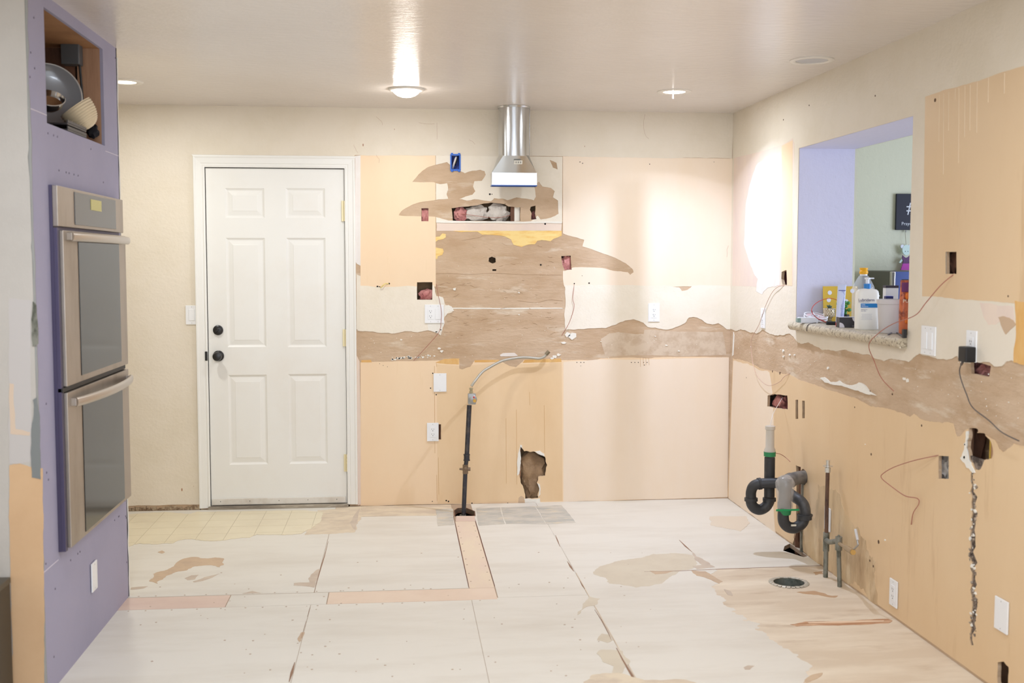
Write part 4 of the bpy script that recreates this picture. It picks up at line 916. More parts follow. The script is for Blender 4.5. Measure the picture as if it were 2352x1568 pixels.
# ================================================================== OVEN TOWER
(_, OZt), (_, OZb) = TW(110, 425), TW(150, 1265)
oy0, oy1 = -2.805, -1.865
niche = [(-2.80, 1.995), (-2.02, 1.995), (-2.02, 2.395), (-2.80, 2.395)]
ovh = [(-2.74, .47), (-1.89, .47), (-1.89, 1.76), (-2.74, 1.76)]
twr = struct(finish(prism([(NY+.004, 0), (-1.787, 0), (-1.787, H), (NY+.004, H)], 'T', -.0127, 0), 'wall_oven_tower', lav))
cut(twr, [(niche, 'T', -.05, .05), (ovh, 'T', -.05, .05)])
finish(box(-5.18, TX, -1.80, -1.787, 0, H), 'end_board', cream, twr)
nw = finish(box(-5.18, TX-.001, NY, NY+.0127, 0, H), 'end_board', greige, twr)
finish(box(-4.0, -3.99, NY+.02, -1.80, 0, H), 'rear_board', mat('brown_ply', (132, 92, 64), .8, var=((102, 68, 46), 5, .4, .7, I1)), twr)
seamz = bmesh.new()
for y0, y1, z in ((-2.02, -1.787, 1.972), (-3.0, -2.8, 2.02), (-3.0, -2.81, .44)):
    box(TX, TX+.0012, y0, y1, z, z+.003, 0, seamz)
finish(seamz, 'board_seam', mat('board_joint', (214, 208, 216), .8), twr)
sc_b = bmesh.new()
for k in range(40):
    y, z = rnd.choice([(rnd.uniform(-1.83, -1.80), rnd.uniform(.1, 2.4)), (rnd.uniform(-2.97, -2.85), rnd.uniform(.1, 2.4)), (rnd.uniform(-2.8, -1.83), rnd.choice([.4, 1.84, 1.96]))])
    prism([(y+.004*math.cos(j*PI/3), z+.004*math.sin(j*PI/3)) for j in range(6)], 'T', 0, .0012, sc_b)
o = finish(sc_b, 'drywall_screw', mat('screw_dark', (96, 92, 110), .5, metal=.3), twr); o['kind'] = 'stuff'
# ragged bead at the far and near corners
for (y, mtl, nm, r) in ((-1.789, gyp, 'corner_bead', .004), (NY+.006, mat('grey_ragged_bead', (150, 150, 146), .8), 'corner_bead', .006)):
    q = bmesh.new()
    pts = [(TX+.001+rnd.uniform(-.002, .002), y+rnd.uniform(-.002, .002), z*.06) for z in range(0, 41)]
    tube(pts, [r*rnd.uniform(.5, 1.2) for _ in pts], 6, q); o = finish(q, nm, mtl, twr)
# near face patches
patch('N', 'peach_paint', [(22, 1068), (45, 1064), (98, 1075), (100, 1300), (103, 1800, Sx), (-40, 1800, Sx), (30, 1500), (24, 1300)], mat('peach_end_wall', (214, 178, 138), .6, var=((206, 168, 128), 3, .4, .7, I1)), .0016, twr, (), .004, .02, 140)
patch('N', 'metal_corner_bead', [(76, 692), (84, 700), (88, 790), (76, 796), (73, 770)], galv, .003, twr, (), .003, .01, 141)
patch('N', 'metal_corner_bead', [(76, 918), (85, 912), (92, 960), (94, 1100), (74, 1096), (72, 1000), (78, 950)], mat('perforated_bead', (134, 138, 138), .6, metal=.4), .003, twr, (), .003, .01, 142)
patch('N', 'peach_paint', [(22, 880), (32, 882), (36, 985), (70, 992), (68, 1000), (24, 996)], mat('faint_peach', (214, 192, 170), .7), .0012, twr, (), .003, .012, 143)
patch('N', 'primer_patch', [(20, 685), (72, 690), (74, 1060), (22, 1064)], mat('pale_grey_primer', (196, 190, 186), .7), .0008, twr, (), .004, .02, 144)
# framing seen in the niche
fm = finish(box(-3.42, TX-.013, -2.02, -1.98, 1.98, 2.42), 'framing_stud', wood, twr)
finish(box(-3.99, -3.43, -2.02, -1.99, 1.98, 2.42), 'niche_side', wood_d, twr)
finish(box(-3.99, TX-.013, -2.86, -1.98, 1.975, 1.994), 'niche_shelf', wood_d, twr)
finish(box(-3.99, TX-.013, -2.86, -1.98, 2.396, 2.42), 'niche_top', mat('orange_brown_ply', (172, 126, 86), .7, var=((142, 98, 62), 4, .4, .7, I1)), twr)
finish(box(-3.99, TX-.013, -2.83, -2.80, 1.98, 2.42), 'niche_side', wood_d, twr)
# double oven
ov = thing('double_wall_oven', 'stainless double wall oven set in the purple drywall tower', 'oven', (TX, (oy0+oy1)/2, .465))
def OB(y0, y1, z0, z1, d0, d1, bev=.002): return box(TX+d0, TX+d1, y0, y1, z0, z1, bev)
finish(OB(oy0, oy1, .468, 1.78, .0005, .012, 0), 'back_frame', steel_d, ov)
finish(OB(-2.73, -1.9, .48, 1.75, -.55, .0, 0), 'oven_body', blackplas, ov)
cp = finish(OB(oy0, oy1, 1.635, 1.778, .012, .03), 'control_panel', steel, ov)
gp = finish(OB(-2.60, -2.0, 1.647, 1.768, .03, .033, .001), 'panel_glass', mat('grey_panel_glass', (84, 82, 80), .25, spec=.7), cp)
a, b_ = TW(188, 457), TW(213, 486)
finish(OB(a[0]-.0, b_[0], b_[1], a[1], .033, .035, .0005), 'display', mat('pale_yellow_display', (206, 198, 130), .5), gp)
for (z0, z1, wz0, wz1, hz, bow, lab_) in ((1.062, 1.622, 1.085, 1.585, 1.605, .035, 'u'), (.475, 1.040, .49, .99, 1.005, .06, 'l')):
    d = finish(OB(-2.775, oy1, z0, z1, .014, .038, .003), 'oven_door', steel, ov)
    finish(OB(-2.595, -1.99, wz0, wz1, .038, .0405, .001), 'window_glass', glass_b, d)
    pts = []
    for i in range(17):
        t_ = i/16; y = -2.73+(.84)*t_; pts.append(Vector((TX+.05+bow*math.sin(PI*t_)**.7, y, hz-.004)))
    b2 = tube(pts, .017, 12)
    bmesh.ops.scale(b2, vec=(.6, 1, 1), verts=b2.verts, space=Matrix.Translation((-(TX+.06), 0, 0)))
    hd_ = finish(b2, 'handle', mat('satin_handle', (188, 178, 168), .28, metal=.8), d, True)
    for y in (-2.72, -1.90): finish(OB(y-.014, y+.014, hz-.018, hz+.010, .036, .056), 'handle_mount', steel, hd_)
finish(OB(oy0, oy1-.02, 1.043, 1.060, .012, .030), 'middle_trim', blackplas, ov)
finish(OB(oy0, -2.78, .468, 1.63, .012, .026, .001), 'side_trim', steel_d, ov)
# items in the niche
def nz_(px, py, y): return hit(px, py, 1, y)
c = nz_(108, 222, -2.18)
dish = thing('platter', 'large round grey glass platter leaning in the niche above the ovens', 'platter', c)
ax_ = Vector((.35, -1, .12)).normalized()
finish(lathe([(0, 0), (.08, .002), (.115, .01), (.128, .018), (.131, .016), (.118, .006), (.08, -.004), (0, -.006)], c, 48, ax_), 'dish', mat('grey_glass_dish', (150, 152, 156), .15, spec=.8), dish, True)
finish(lathe([(.128, .018), (.132, .019), (.134, .015), (.131, .013)], c, 48, ax_), 'rim', mat('pale_rim', (196, 192, 186), .3), dish, True)
c = nz_(112, 236, -2.40)
pot = thing('steel_bowl', 'shiny steel bowl at the left of the niche above the ovens', 'bowl', c)
finish(lathe([(0, -.03), (.03, -.026), (.05, -.005), (.056, .02), (.059, .022), (.056, .024), (.05, .0), (.0, -.024)], c, 40, Vector((.25, -.5, .7))), 'bowl', mat('chrome', (220, 220, 220), .12, metal=1), pot, True)
c = nz_(190, 268, -2.26)
bk = thing('ribbed_bowl', 'cream ribbed bowl tipped on its side in the tower niche', 'bowl', c)
prf = []
for i in range(57):
    t_ = i/56; a_ = t_*PI*.5; prf.append(((.068*math.sin(a_)**.8 if i else .004)+(.0016*math.sin(i*PI/2)), -.05+.095*(1-math.cos(a_))))
ax_ = Vector((-.55, -.15, .75)).normalized()
finish(lathe([(0, -.05)]+prf+[(.062, .044), (.05, .0), (.0, -.03)], c, 44, ax_), 'ribbed_body', mat('cream_stoneware', (222, 204, 172), .5), bk, True)
c = nz_(213, 300, -2.06)
finish_b = finish(ball((0, 0, 0), .045, amp=.5, sc_=(.5, .5, .62), seed=3), 'cloth', mat('black_cloth', (24, 24, 32), .9), None, True); finish_b.location = c
tag(finish_b, 'crumpled black cloth at the right end of the niche', 'cloth')
c = nz_(140, 285, -2.42)
for k, (dz, lb) in enumerate(((0, 'lower dark baking tray lying in the niche, under the other tray'), (.022, 'upper dark baking tray lying in the niche, on the other tray'))):
    t_ = finish(box(-.10, .075, -.16, .09, 0, .008, .003), 'baking_tray', mat('dark_tray', (70, 66, 66), .4, metal=.5)); t_.location = (c.x-.01, c.y+.02, 1.996+dz)
    tag(t_, lb, 'tray')
    for a_ in ((-.10, -.096, -.16, .09), (.071, .075, -.16, .09)):
        rr = finish(box(a_[0], a_[1], a_[2], a_[3], .008, .018), 'tray_rim', mat('dark_tray', (70, 66, 66), .4, metal=.5)); rr.parent = t_
c = nz_(165, 124, -2.08)
jb = thing('junction_box', 'grey metal electrical box inside the tower niche', 'junction box', c)
finish(box(c.x-.036, c.x+.036, c.y-.03, c.y+.03, c.z-.045, c.z+.045, .003), 'box', mat('grey_box_metal', (96, 98, 100), .5, metal=.5), jb)
finish(tube([(c.x+.03, c.y, c.z-.04), (c.x+.034, c.y+.02, c.z-.2)], .005, 8), 'conduit', blackplas, jb)
# dark furniture at bottom left
px_ = hit(25, 1420, 1, -3.02)
dk = thing('dark_cabinet', 'dark brown cabinet corner at the lower left edge in front of the end wall', 'cabinet', (px_.x-.25, -3.2, 0))
finish(box(px_.x-.5, px_.x, -3.30, -3.02, .0, hit(10, 1325, 1, -3.02).z-.02), 'body', mat('dark_brown_cabinet', (66, 58, 46), .5), dk)
finish(box(px_.x-.5, px_.x+.004, -3.31, -3.02, hit(10, 1325, 1, -3.02).z-.02, hit(10, 1325, 1, -3.02).z, .003), 'top', mat('olive_top', (84, 78, 66), .5), dk)
finish(box(px_.x-.5, px_.x-.002, -3.305, -3.30, .0, hit(10, 1520, 1, -3.3).z), 'kick_board', dark, dk)

# ================================================================== GAS LINE
gb = hit(1063, 1182, 1, -.27); g1 = hit(1069, 1078, 1, -.25); g2 = hit(1072, 1050, 1, -.245); g3 = hit(1078, 930, 1, -.23); g4 = hit(1082, 905, 1, -.23); g5 = hit(1083, 886, 1, -.23)
gl = thing('gas_pipe', 'black iron gas pipe with regulator and curved grey flexible hose at the back wall', 'pipe', (gb.x, gb.y, 0))
gb0 = gb-Vector((0, 0, .12))
finish(tube([gb0, g1], .0135, 16), 'lower_pipe', iron, gl, True)
finish(tube([gb-Vector((0, 0, .06)), gb+Vector((0, 0, .0))], .02, 16), 'floor_union', galv, gl, True)
finish(tube([g1, g2], .013, 16), 'nipple', iron, gl, True)
finish(tube([g2, g3], .0145, 16), 'upper_pipe', iron, gl, True)
q = tube([g1-Vector((0, 0, .025)), g1+Vector((0, 0, .03))], .0165, 8); tube([g1+Vector((-.036, 0, .004)), g1+Vector((.030, 0, .002))], [.006, .011], 10, q); tube([g1+Vector((.0, 0, .015)), g1+Vector((.0, -.03, .015))], .008, 10, q)
finish(q, 'shutoff_valve', mat('old_brass_valve', (132, 112, 92), .5, metal=.6), gl)
q = tube([g2-Vector((0, 0, .018)), g2+Vector((0, 0, .018))], .0175, 16); tube([g2-Vector((0, 0, .02)), g2-Vector((0, 0, .014))], .020, 16, q); tube([g2+Vector((0, 0, .014)), g2+Vector((0, 0, .02))], .020, 16, q)
finish(q, 'coupling', iron, gl, True)
c = hit(1083, 916, 1, -.235)
rg_ = gl
finish(box(c.x-.022, c.x+.026, c.y-.018, c.y+.018, c.z-.032, c.z+.034, .006), 'regulator_body', pewter, rg_, True)
finish(lathe([(.024, 0), (.026, .008), (.018, .014), (0, .014)], (c.x+.006, c.y-.018, c.z), 24, Vector((0, -1, 0))), 'diaphragm_cover', pewter, rg_, True)
finish(lathe([(.010, 0), (.010, .012), (0, .012)], (c.x+.016, c.y-.03, c.z-.006), 18, Vector((0, -1, 0))), 'gold_cap', mat('gold_cap', (206, 158, 60), .4), rg_)
finish(lathe([(.005, 0), (.005, .01), (0, .01)], (c.x+.012, c.y-.03, c.z+.015), 14, Vector((0, -1, 0))), 'red_cap', mat('red_cap', (206, 40, 44), .4), rg_)
finish(lathe([(.012, -.014), (.012, .0), (.009, .001), (.009, .012), (.012, .013), (.011, .022), (0, .022)], (c.x-.002, c.y, c.z+.046), 8), 'flare_fitting', mat('pale_brass', (186, 176, 146), .4, metal=.6), rg_)
pts = [g5+Vector((0, 0, -.002))]+[hit(x, y, 1, d) for x, y, d in ((1090, 876, -.22), (1107, 855, -.17), (1125, 843, -.13), (1150, 830, -.09), (1168, 825, -.07), (1195, 821, -.05), (1215, 821, -.045), (1238, 823, -.04), (1250, 819, -.04), (1256, 812, -.04))]
fx = gl
finish(tube(smooth_pts(pts, 8), .0082, 14), 'flex_tube', hose, fx, True)
d = (pts[-1]-pts[-2]).normalized()
finish(tube([pts[-1]-d*.008, pts[-1]+d*.02], .0125, 6), 'end_nut', mat('dull_nut', (132, 120, 98), .5, metal=.6), fx)

# ================================================================== DRAIN PIPES
def pipe(pts, r=.0285, k=8): return tube(smooth_pts(pts, k), r, 24)
def hub(a, b_, r, bm=None): return tube([a, b_], r, 24, bm)
def Q(px, py, y): return hit(px, py, 1, y)
dt = thing('drain_pipes', 'black plastic double P-trap drain with taped tops coming out of the right wall', 'drain pipe', Q(1768, 1160, -1.30))
t0, t1_ = Q(1768, 1050, -1.30), Q(1767, 1140, -1.30)
finish(tube([t0, t1_], .0275, 24), 'tail_pipe', abs_, dt, True)
ub = [Q(1767, 1142, -1.30), Q(1766, 1152, -1.30), Q(1758, 1164, -1.30), Q(1745, 1170, -1.30), Q(1733, 1166, -1.30), Q(1726, 1156, -1.30), Q(1725, 1144, -1.30)]
finish(pipe(ub, .028), 'trap_bend', abs_, dt, True)
ue = [Q(1725, 1146, -1.30), Q(1725, 1130, -1.30), Q(1730, 1117, -1.31), Q(1742, 1111, -1.32), Q(1770, 1109, -1.34), Q(1795, 1109, -1.36)]
finish(pipe(ue, .027), 'trap_arm', abs_, dt, True)
for a_, b2_, r_ in ((Q(1725, 1143, -1.30), Q(1725, 1150, -1.30), .0345), (Q(1767, 1143, -1.30), Q(1767, 1150, -1.30), .0345), (Q(1741, 1111, -1.32), Q(1748, 1110, -1.32), .031)):
    finish(hub(a_, b2_, r_), 'collar_nut', abs_, dt, True)
clr = mat('cloudy_plastic', (214, 206, 194), .35, alpha=.8)
tp = finish(lathe([(.030, 0), (.029, .03), (.0225, .045), (.0215, .135), (.026, .138), (.026, .155), (.02, .157), (.0, .157)], Q(1768, 1046, -1.30), 24), 'clear_sleeve', clr, dt, True)
finish(lathe([(.0305, -.012), (.031, .012)], Q(1768, 1042, -1.30), 24), 'green_tape', mat('green_tape', (44, 134, 84), .5), dt, True)
dt2 = dt
finish(tube([Q(1804, 1098, -1.55), Q(1802, 1155, -1.55)], .031, 24), 'tail_pipe', abs_g, dt2, True)
finish(tube([Q(1802, 1153, -1.55), Q(1802, 1166, -1.55)], .034, 24), 'hub_collar', abs_g, dt2, True)
ub = [Q(1800, 1164, -1.55), Q(1799, 1190, -1.55), Q(1803, 1203, -1.55), Q(1814, 1211, -1.55), Q(1828, 1211, -1.55), Q(1841, 1202, -1.55), Q(1847, 1190, -1.55), Q(1848, 1180, -1.55)]
finish(pipe(ub, .028), 'trap_bend', abs_, dt2, True)
ue = [Q(1849, 1186, -1.55), Q(1849, 1172, -1.55), Q(1845, 1158, -1.54), Q(1836, 1148, -1.52), Q(1822, 1139, -1.47), Q(1808, 1128, -1.42), Q(1796, 1118, -1.38)]
finish(pipe(ue, .0275), 'trap_arm', abs_, dt2, True)
q = hub(Q(1848, 1183, -1.55), Q(1848, 1192, -1.55), .0365); hub(Q(1848.5, 1181, -1.55), Q(1848.5, 1184, -1.55), .039, q)
finish(q, 'collar_nut', abs_, dt2, True)
bag = mat('clear_bag', (225, 222, 218), .15, alpha=.34, spec=.8)
bq = lathe([(.036, -.0), (.04, .04), (.046, .09), (.05, .13), (.042, .15), (.03, .158), (0, .16)], Q(1802, 1166, -1.55), 20)
for v in bq.verts: v.co += Vector(noise.noise_vector(v.co*25))*.008
finish(bq, 'plastic_bag', bag, dt2, True)
z_ = Q(1805, 1167, -1.55)
finish(box(z_.x-.062, z_.x+.056, z_.y-.036, z_.y-.032, z_.z-.006, z_.z+.004, .001), 'bag_zipper', mat('green_zip', (30, 150, 90), .4), dt2)
finish(lathe([(.0335, .0), (.034, .004), (.031, -.022), (.029, -.024)], Q(1802, 1170, -1.55), 24), 'green_tape', mat('green_tape', (44, 134, 84), .5), dt2, True)
p = Q(1823, 1206, -1.582); finish(box(p.x-.014, p.x+.012, p.y-.004, p.y, p.z-.004, p.z+.005), 'label_tag', mat('paper_tag', (222, 216, 200), .6), dt2)
wa = Vector((.03, *Rr(1848, 1094)))
wp = dt
w1 = Q(1828, 1098, -1.38); w2 = Q(1812, 1104, -1.39); w3 = Q(1794, 1112, -1.37)
finish(tube(smooth_pts([wa+Vector((.03, 0, 0)), wa, w1, w2], 4), .034, 24), 'wall_stub', abs_g, wp, True)
finish(tube(smooth_pts([w2+(w1-w2)*.3, w2, w3, Q(1786, 1116, -1.37)], 4), [.039, .039, .039, .038, .038, .037, .036, .036, .034, .033, .032, .031, .03], 24), 'double_tee', abs_g, wp, True)

# ================================================================== WATER PIPES
x1, y1 = F(1896, 1325)
def VQ(px, py, x, y):   # point straight above a floor spot at the height seen at pixel row py
    d = CR*((px-1176)/FX)+CU*((784-py)/FX)+CF; k = math.hypot(x-CAMP.x, y-CAMP.y)/math.hypot(d.x, d.y); return Vector((x, y, CAMP.z+d.z*k))
wpz = lambda py: VQ(1894, py, x1, y1).z
s1 = thing('water_pipe', 'rusty water pipes with a side valve by the right wall', 'pipe', (x1, y1, 0))
zt = wpz(1082); zm = wpz(1225)
finish(tube([(x1, y1, zm), (x1-.001, y1, (zm+zt)/2), (x1, y1, zt)], .0095, 14), 'upper_pipe', rust, s1, True)
finish(tube([(x1, y1, -.02), (x1, y1, wpz(1262))], .0115, 14), 'lower_pipe', galv, s1, True)
finish(tube([(x1, y1, wpz(1265)), (x1, y1, wpz(1222))], .015, 14), 'tee_fitting', galv, s1, True)
q = tube([(x1, y1, zt-.004), (x1, y1, wpz(1073))], .014, 6); tube([(x1, y1, wpz(1073)), (x1, y1, wpz(1056))], .009, 12, q); tube([(x1, y1, wpz(1070)), (x1, y1, wpz(1069))], .024, 20, q)
finish(q, 'angle_stop', mat('chrome_dull', (206, 204, 198), .25, metal=.7), s1, True)
x2, y2 = F(1929, 1347)
s2 = s1
zz = VQ(1920, 1240, x2, y2).z
P2 = Vector((x2-.01, y2, zz))
finish(tube([(x2, y2, -.02), P2-Vector((0, 0, .03))], .0105, 14), 'stub_pipe', galv, s2, True)
q = tube([P2-Vector((0, 0, .045)), P2+Vector((0, 0, .018))], .016, 12); tube([P2+Vector((0, 0, .018)), P2+Vector((0, 0, .026))], .006, 8, q)
tube(smooth_pts([Vector((x1, y1, zm-.03)), Vector(((x1+P2.x)/2-.012, (y1+P2.y)/2, zm-.02)), P2], 4), .012, 12, q)
finish(q, 'elbow_fitting', galv, s2, True)
v0_ = P2+Vector((0, 0, -.012)); v1_ = hit(1958, 1267, 0, -.10)
s3 = s1
m1 = v0_.lerp(v1_, .55)
finish(tube([v0_, m1], .008, 12), 'arm_pipe', mat('dusty_brass_pipe', (172, 150, 120), .5, metal=.4), s3, True)
finish(tube([m1, v1_], .013, 12), 'valve_body', mat('dusty_brass_pipe', (172, 150, 120), .5, metal=.4), s3, True)
finish(tube([v1_, v1_+(v1_-m1).normalized()*.014], .0125, 6), 'gold_cap', brass, s3)
l0 = v1_.lerp(m1, .1); l1 = hit(1970, 1246, 0, -.09); l2 = hit(1965, 1215, 0, -.09)
lv = finish(tube(smooth_pts([l0, l1+Vector((0, 0, -.012)), l1, l2], 4), .0042, 8), 'lever', pewter, s3, True)
finish(tube([l1+Vector((0, 0, .012)), l2], .0065, 10), 'lever_grip', mat('pale_grip', (206, 204, 204), .5), lv, True)

# ================================================================== FLOOR DUCT
fdv = thing('floor_duct', 'round sheet metal duct opening in the floor with crimped edge', 'duct', (DC[0], DC[1], 0))
sheet = mat('dull_sheet_metal', (140, 144, 136), .5, metal=.6, var=((100, 106, 98), 16, .45, .6, I1))
finish(tube([(DC[0], DC[1], -.145), (DC[0], DC[1], .002)], [.0715, .0715], 40, caps=False), 'duct_wall', sheet, fdv, True)
finish(lathe([(0, -.12), (.071, -.12)], (DC[0], DC[1], 0), 30), 'duct_bottom', mat('duct_dust', (92, 102, 96), .8, var=((150, 156, 146), 40, .55, .65, I1)), fdv)
for k in range(26):
    a0 = 2*PI*k/26; b = bmesh.new(); pr = []
    for r, z, w__ in ((.0715, .003, .0082), (.084, .005, .0092), (.094, .002, .008)):
        pr.append((r, z+rnd.uniform(0, .002), w__))
    tn = Vector((-math.sin(a0), math.cos(a0), 0)); rn = Vector((math.cos(a0), math.sin(a0), 0)); vs_ = []
    for r, z, w__ in pr:
        for zz2 in (0, -.0012):
            for s in (-1, 1): vs_.append(b.verts.new(Vector((DC[0], DC[1], z+zz2))+rn*r+tn*w__*s))
    for i in range(2):
        o4 = i*4; b.faces.new((vs_[o4], vs_[o4+1], vs_[o4+5], vs_[o4+4])); b.faces.new((vs_[o4+2], vs_[o4+3], vs_[o4+7], vs_[o4+6])); b.faces.new((vs_[o4], vs_[o4+2], vs_[o4+6], vs_[o4+4])); b.faces.new((vs_[o4+1], vs_[o4+3], vs_[o4+7], vs_[o4+5]))
    b.faces.new((vs_[8], vs_[9], vs_[11], vs_[10])); b.faces.new((vs_[0], vs_[1], vs_[3], vs_[2]))
    finish(b, 'crimp_tab', mat('pale_crimp', (196, 188, 172), .5, metal=.3), fdv)

# ================================================================== WIRES
def wp_(plane, pts, d=.012):
    return [Vector(PL[plane](*CV[plane](p[0], p[1]), p[2] if len(p) > 2 else d)) for p in pts]
wire('wire', wp_('B', [(1002, 652, .001), (1007, 680), (1013, 710, .02), (1013, 735, .02), (1008, 762), (985, 790), (950, 828, .004)]), 'thin red-brown wire hanging over the double plate on the back wall')
wire('wire', wp_('B', [(1319, 652, .0), (1315, 685), (1318, 705), (1307, 740), (1290, 770, .004)]), 'thin red-brown wire hanging right of the brown torn area')
wire('wire', wp_('B', [(893, 652, .0), (886, 651), (880, 655, .02), (874, 661, .01)]), 'short yellow wire stub low on the left peach panel', mat('yellow_wire', (232, 212, 130), .5), .003)
wire('wire', wp_('B', [(1050, 490, -.02), (1085, 494, -.01), (1120, 499, .0), (1150, 499, -.01), (1185, 490, -.02)], 0), 'reddish wire crossing the long slot hole in the back wall')
wire('wire', wp_('R', [(1806, 654, 0), (1793, 658), (1778, 672), (1762, 705), (1748, 745), (1735, 775, .02), (1733, 800, .02), (1738, 840, .02), (1750, 868, .02), (1773, 885, .02), (1795, 877), (1806, 865), (1815, 857, .001)]), 'long thin wire looping down the right wall left of the pass-through', mat('pinkish_wire', (206, 170, 152), .5))
wire('wire', [hit(1798, 912, 0, .02), hit(1790, 925, 0, -.05), hit(1776, 950, 0, -.14), Q(1769, 978, -1.30)], 'white wire from the insulated hole to the drain sleeve', wirew)
wire('wire', [Q(1781, 1040, -1.30), Q(1793, 1043, -1.25), Q(1804, 1050, -1.2), Q(1815, 1060, -1.25)], 'thin brown wire curling off the left drain trap')
wire('wire', wp_('R', [(2193, 628, 0), (2178, 655, .03), (2155, 695, .05), (2135, 724, .06), (2095, 743, .08), (2065, 765, .09), (2042, 792, .09), (2034, 830, .05), (2040, 868, .03), (2058, 898, .01)]), 'red-brown wire draping from the upper hole past the ledge corner', copper, .0019)
wire('wire', wp_('R', [(2157, 1045, 0), (2120, 1056, .03), (2080, 1070, .04), (2058, 1084, .05), (2050, 1096, .05), (2068, 1116, .04), (2095, 1138, .03), (2113, 1144), (2117, 1156), (2104, 1178), (2095, 1204, .004)]), 'zigzag red-brown wire on the lower right wall beside the small hole', copper, .0019)

# ================================================================== THINGS ON THE LEDGE
SZ = 1.2
def base(px, py): return hit(px, py, 2, SZ)
def ppm(p): return FX/((p-CAMP).dot(CF))
ER = Vector((CR.x, CR.y, 0)).normalized(); EB = Vector((CF.x, CF.y, 0)).normalized(); EU = Vector((0, 0, 1))
def bx_at(c, w_, d_, h_, bev=.002, z0=0, rot=0, taper=1):
    b = box(-w_/2, w_/2, -d_/2, d_/2, z0, z0+h_, bev)
    if taper != 1:
        for v in b.verts:
            k = 1+(taper-1)*(v.co.z-z0)/h_; v.co.x *= k; v.co.y *= k
    ang = math.atan2(ER.y, ER.x)+rot
    b.transform(Matrix.Translation(c) @ Matrix.Rotation(ang, 4, 'Z')); return b
# lotion bottle
c = base(1993, 757)+EB*.02; s = ppm(c)
lo = thing('lotion_bottle', 'white lotion bottle with blue label band and blue collar, centre of the ledge', 'bottle', c)
b = bmesh.new(); rings = []
for hgt, wx, dy in ((0, .050, .024), (.004, .0535, .027), (.10, .053, .027), (.165, .052, .026), (.178, .049, .024), (.186, .040, .02), (.190, .014, .013), (.198, .013, .013)):
    rg2 = []
    for k in range(28):
        a_ = 2*PI*k/28; cs, sn = math.cos(a_), math.sin(a_); e = .55
        rg2.append(b.verts.new(c+ER*wx*math.copysign(abs(cs)**e, cs)+EB*dy*math.copysign(abs(sn)**e, sn)+EU*hgt))
    rings.append(rg2)
for r1_, r2_ in zip(rings, rings[1:]):
    for k in range(28): b.faces.new((r1_[k], r1_[(k+1) % 28], r2_[(k+1) % 28], r2_[k]))
b.faces.new(rings[0]); b.faces.new(rings[-1])
finish(b, 'body', mat('white_bottle', (240, 236, 226), .35), lo, True)
finish(lathe([(.016, .188), (.0165, .212), (.0, .212)], c, 20), 'collar', mat('blue_collar', (40, 128, 204), .4), lo, True)
finish(lathe([(.008, .21), (.008, .232), (.013, .233), (.013, .24), (0, .241)], c, 16), 'pump', mat('white_pump', (236, 238, 244), .35), lo, True)
finish(box(-.001, .034, -.004, .004, .233, .239, .001) if False else bx_at(c+ER*.012, .036, .008, .006, .001, .234), 'nozzle', mat('white_pump', (236, 238, 244), .35), lo)
fc = c-EB*.0275
navy = mat('navy_print', (62, 52, 100), .5)
sband = finish(slab_at(fc+EU*.112+ER*.002, ER, EU, -EB, .078, .019, .0006), 'label_band', mat('blue_band', (28, 120, 186), .4), lo)
text('Lubriderm', .0178, fc-ER*.049+EU*.132-EB*.0006, ER, EU, navy, lo)
text('dermatologist developed', .0052, fc-ER*.049+EU*.127-EB*.0006, ER, EU, mat('grey_print', (150, 150, 168), .6), lo)
wp2 = mat('white_print', (226, 234, 244), .5)
text('Daily', .0085, fc-ER*.034+EU*.1135-EB*.0012, ER, EU, wp2, lo); text('Moisture', .0085, fc-ER*.034+EU*.1055-EB*.0012, ER, EU, wp2, lo)
text('Normal to\nDry Skin', .007, fc-ER*.036+EU*.092-EB*.0008, ER, EU, mat('grey_print', (150, 150, 168), .6), lo)
q = bmesh.new()
for k in range(5): merge(q, slab_at(fc-ER*.008+EU*(.072-k*.006)-EB*.0004, ER, EU, -EB, .05-.006*(k % 2), .0012, .0004))
finish(q, 'small_print', mat('faint_print', (200, 198, 204), .6), lo)
# clear jug with yellow cap behind
c2_ = base(1996, 752)+EB*.10; 
jg = thing('clear_bottle', 'clear plastic bottle with a yellow flip cap behind the lotion bottle', 'bottle', c2_)
clear = mat('clear_plastic', (226, 232, 240), .06, alpha=.3, spec=.9)
sx = .062
finish(lathe([(.051, 0), (.053, .004), (.053, .182), (.050, .195), (.036, .222), (.024, .243), (.014, .25), (.014, .256)], c2_, 36), 'body', clear, jg, True)
finish(lathe([(.0, .252), (.017, .252), (.021, .26), (.020, .268), (.017, .272), (.019, .277), (.020, .284), (.0, .285)], c2_, 28), 'cap', mat('yellow_cap', (246, 180, 30), .4), jg, True)
finish(lathe([(.0175, .246), (.0175, .253)], c2_, 24), 'neck_ring', mat('white_pump', (236, 238, 244), .35), jg, True)
# translucent tub
c = base(2053, 766)+EB*.04
tb = thing('plastic_tub', 'empty frosted plastic tub right of the lotion bottle', 'tub', c)
finish(lathe([(0, .001), (.050, .001), (.052, .004), (.0595, .128), (.063, .129), (.063, .148), (.060, .149), (.0605, .131), (.058, .127), (.050, .006), (0, .005)], c, 40), 'wall', mat('frosted_plastic', (214, 208, 206), .35, alpha=.88), tb, True)
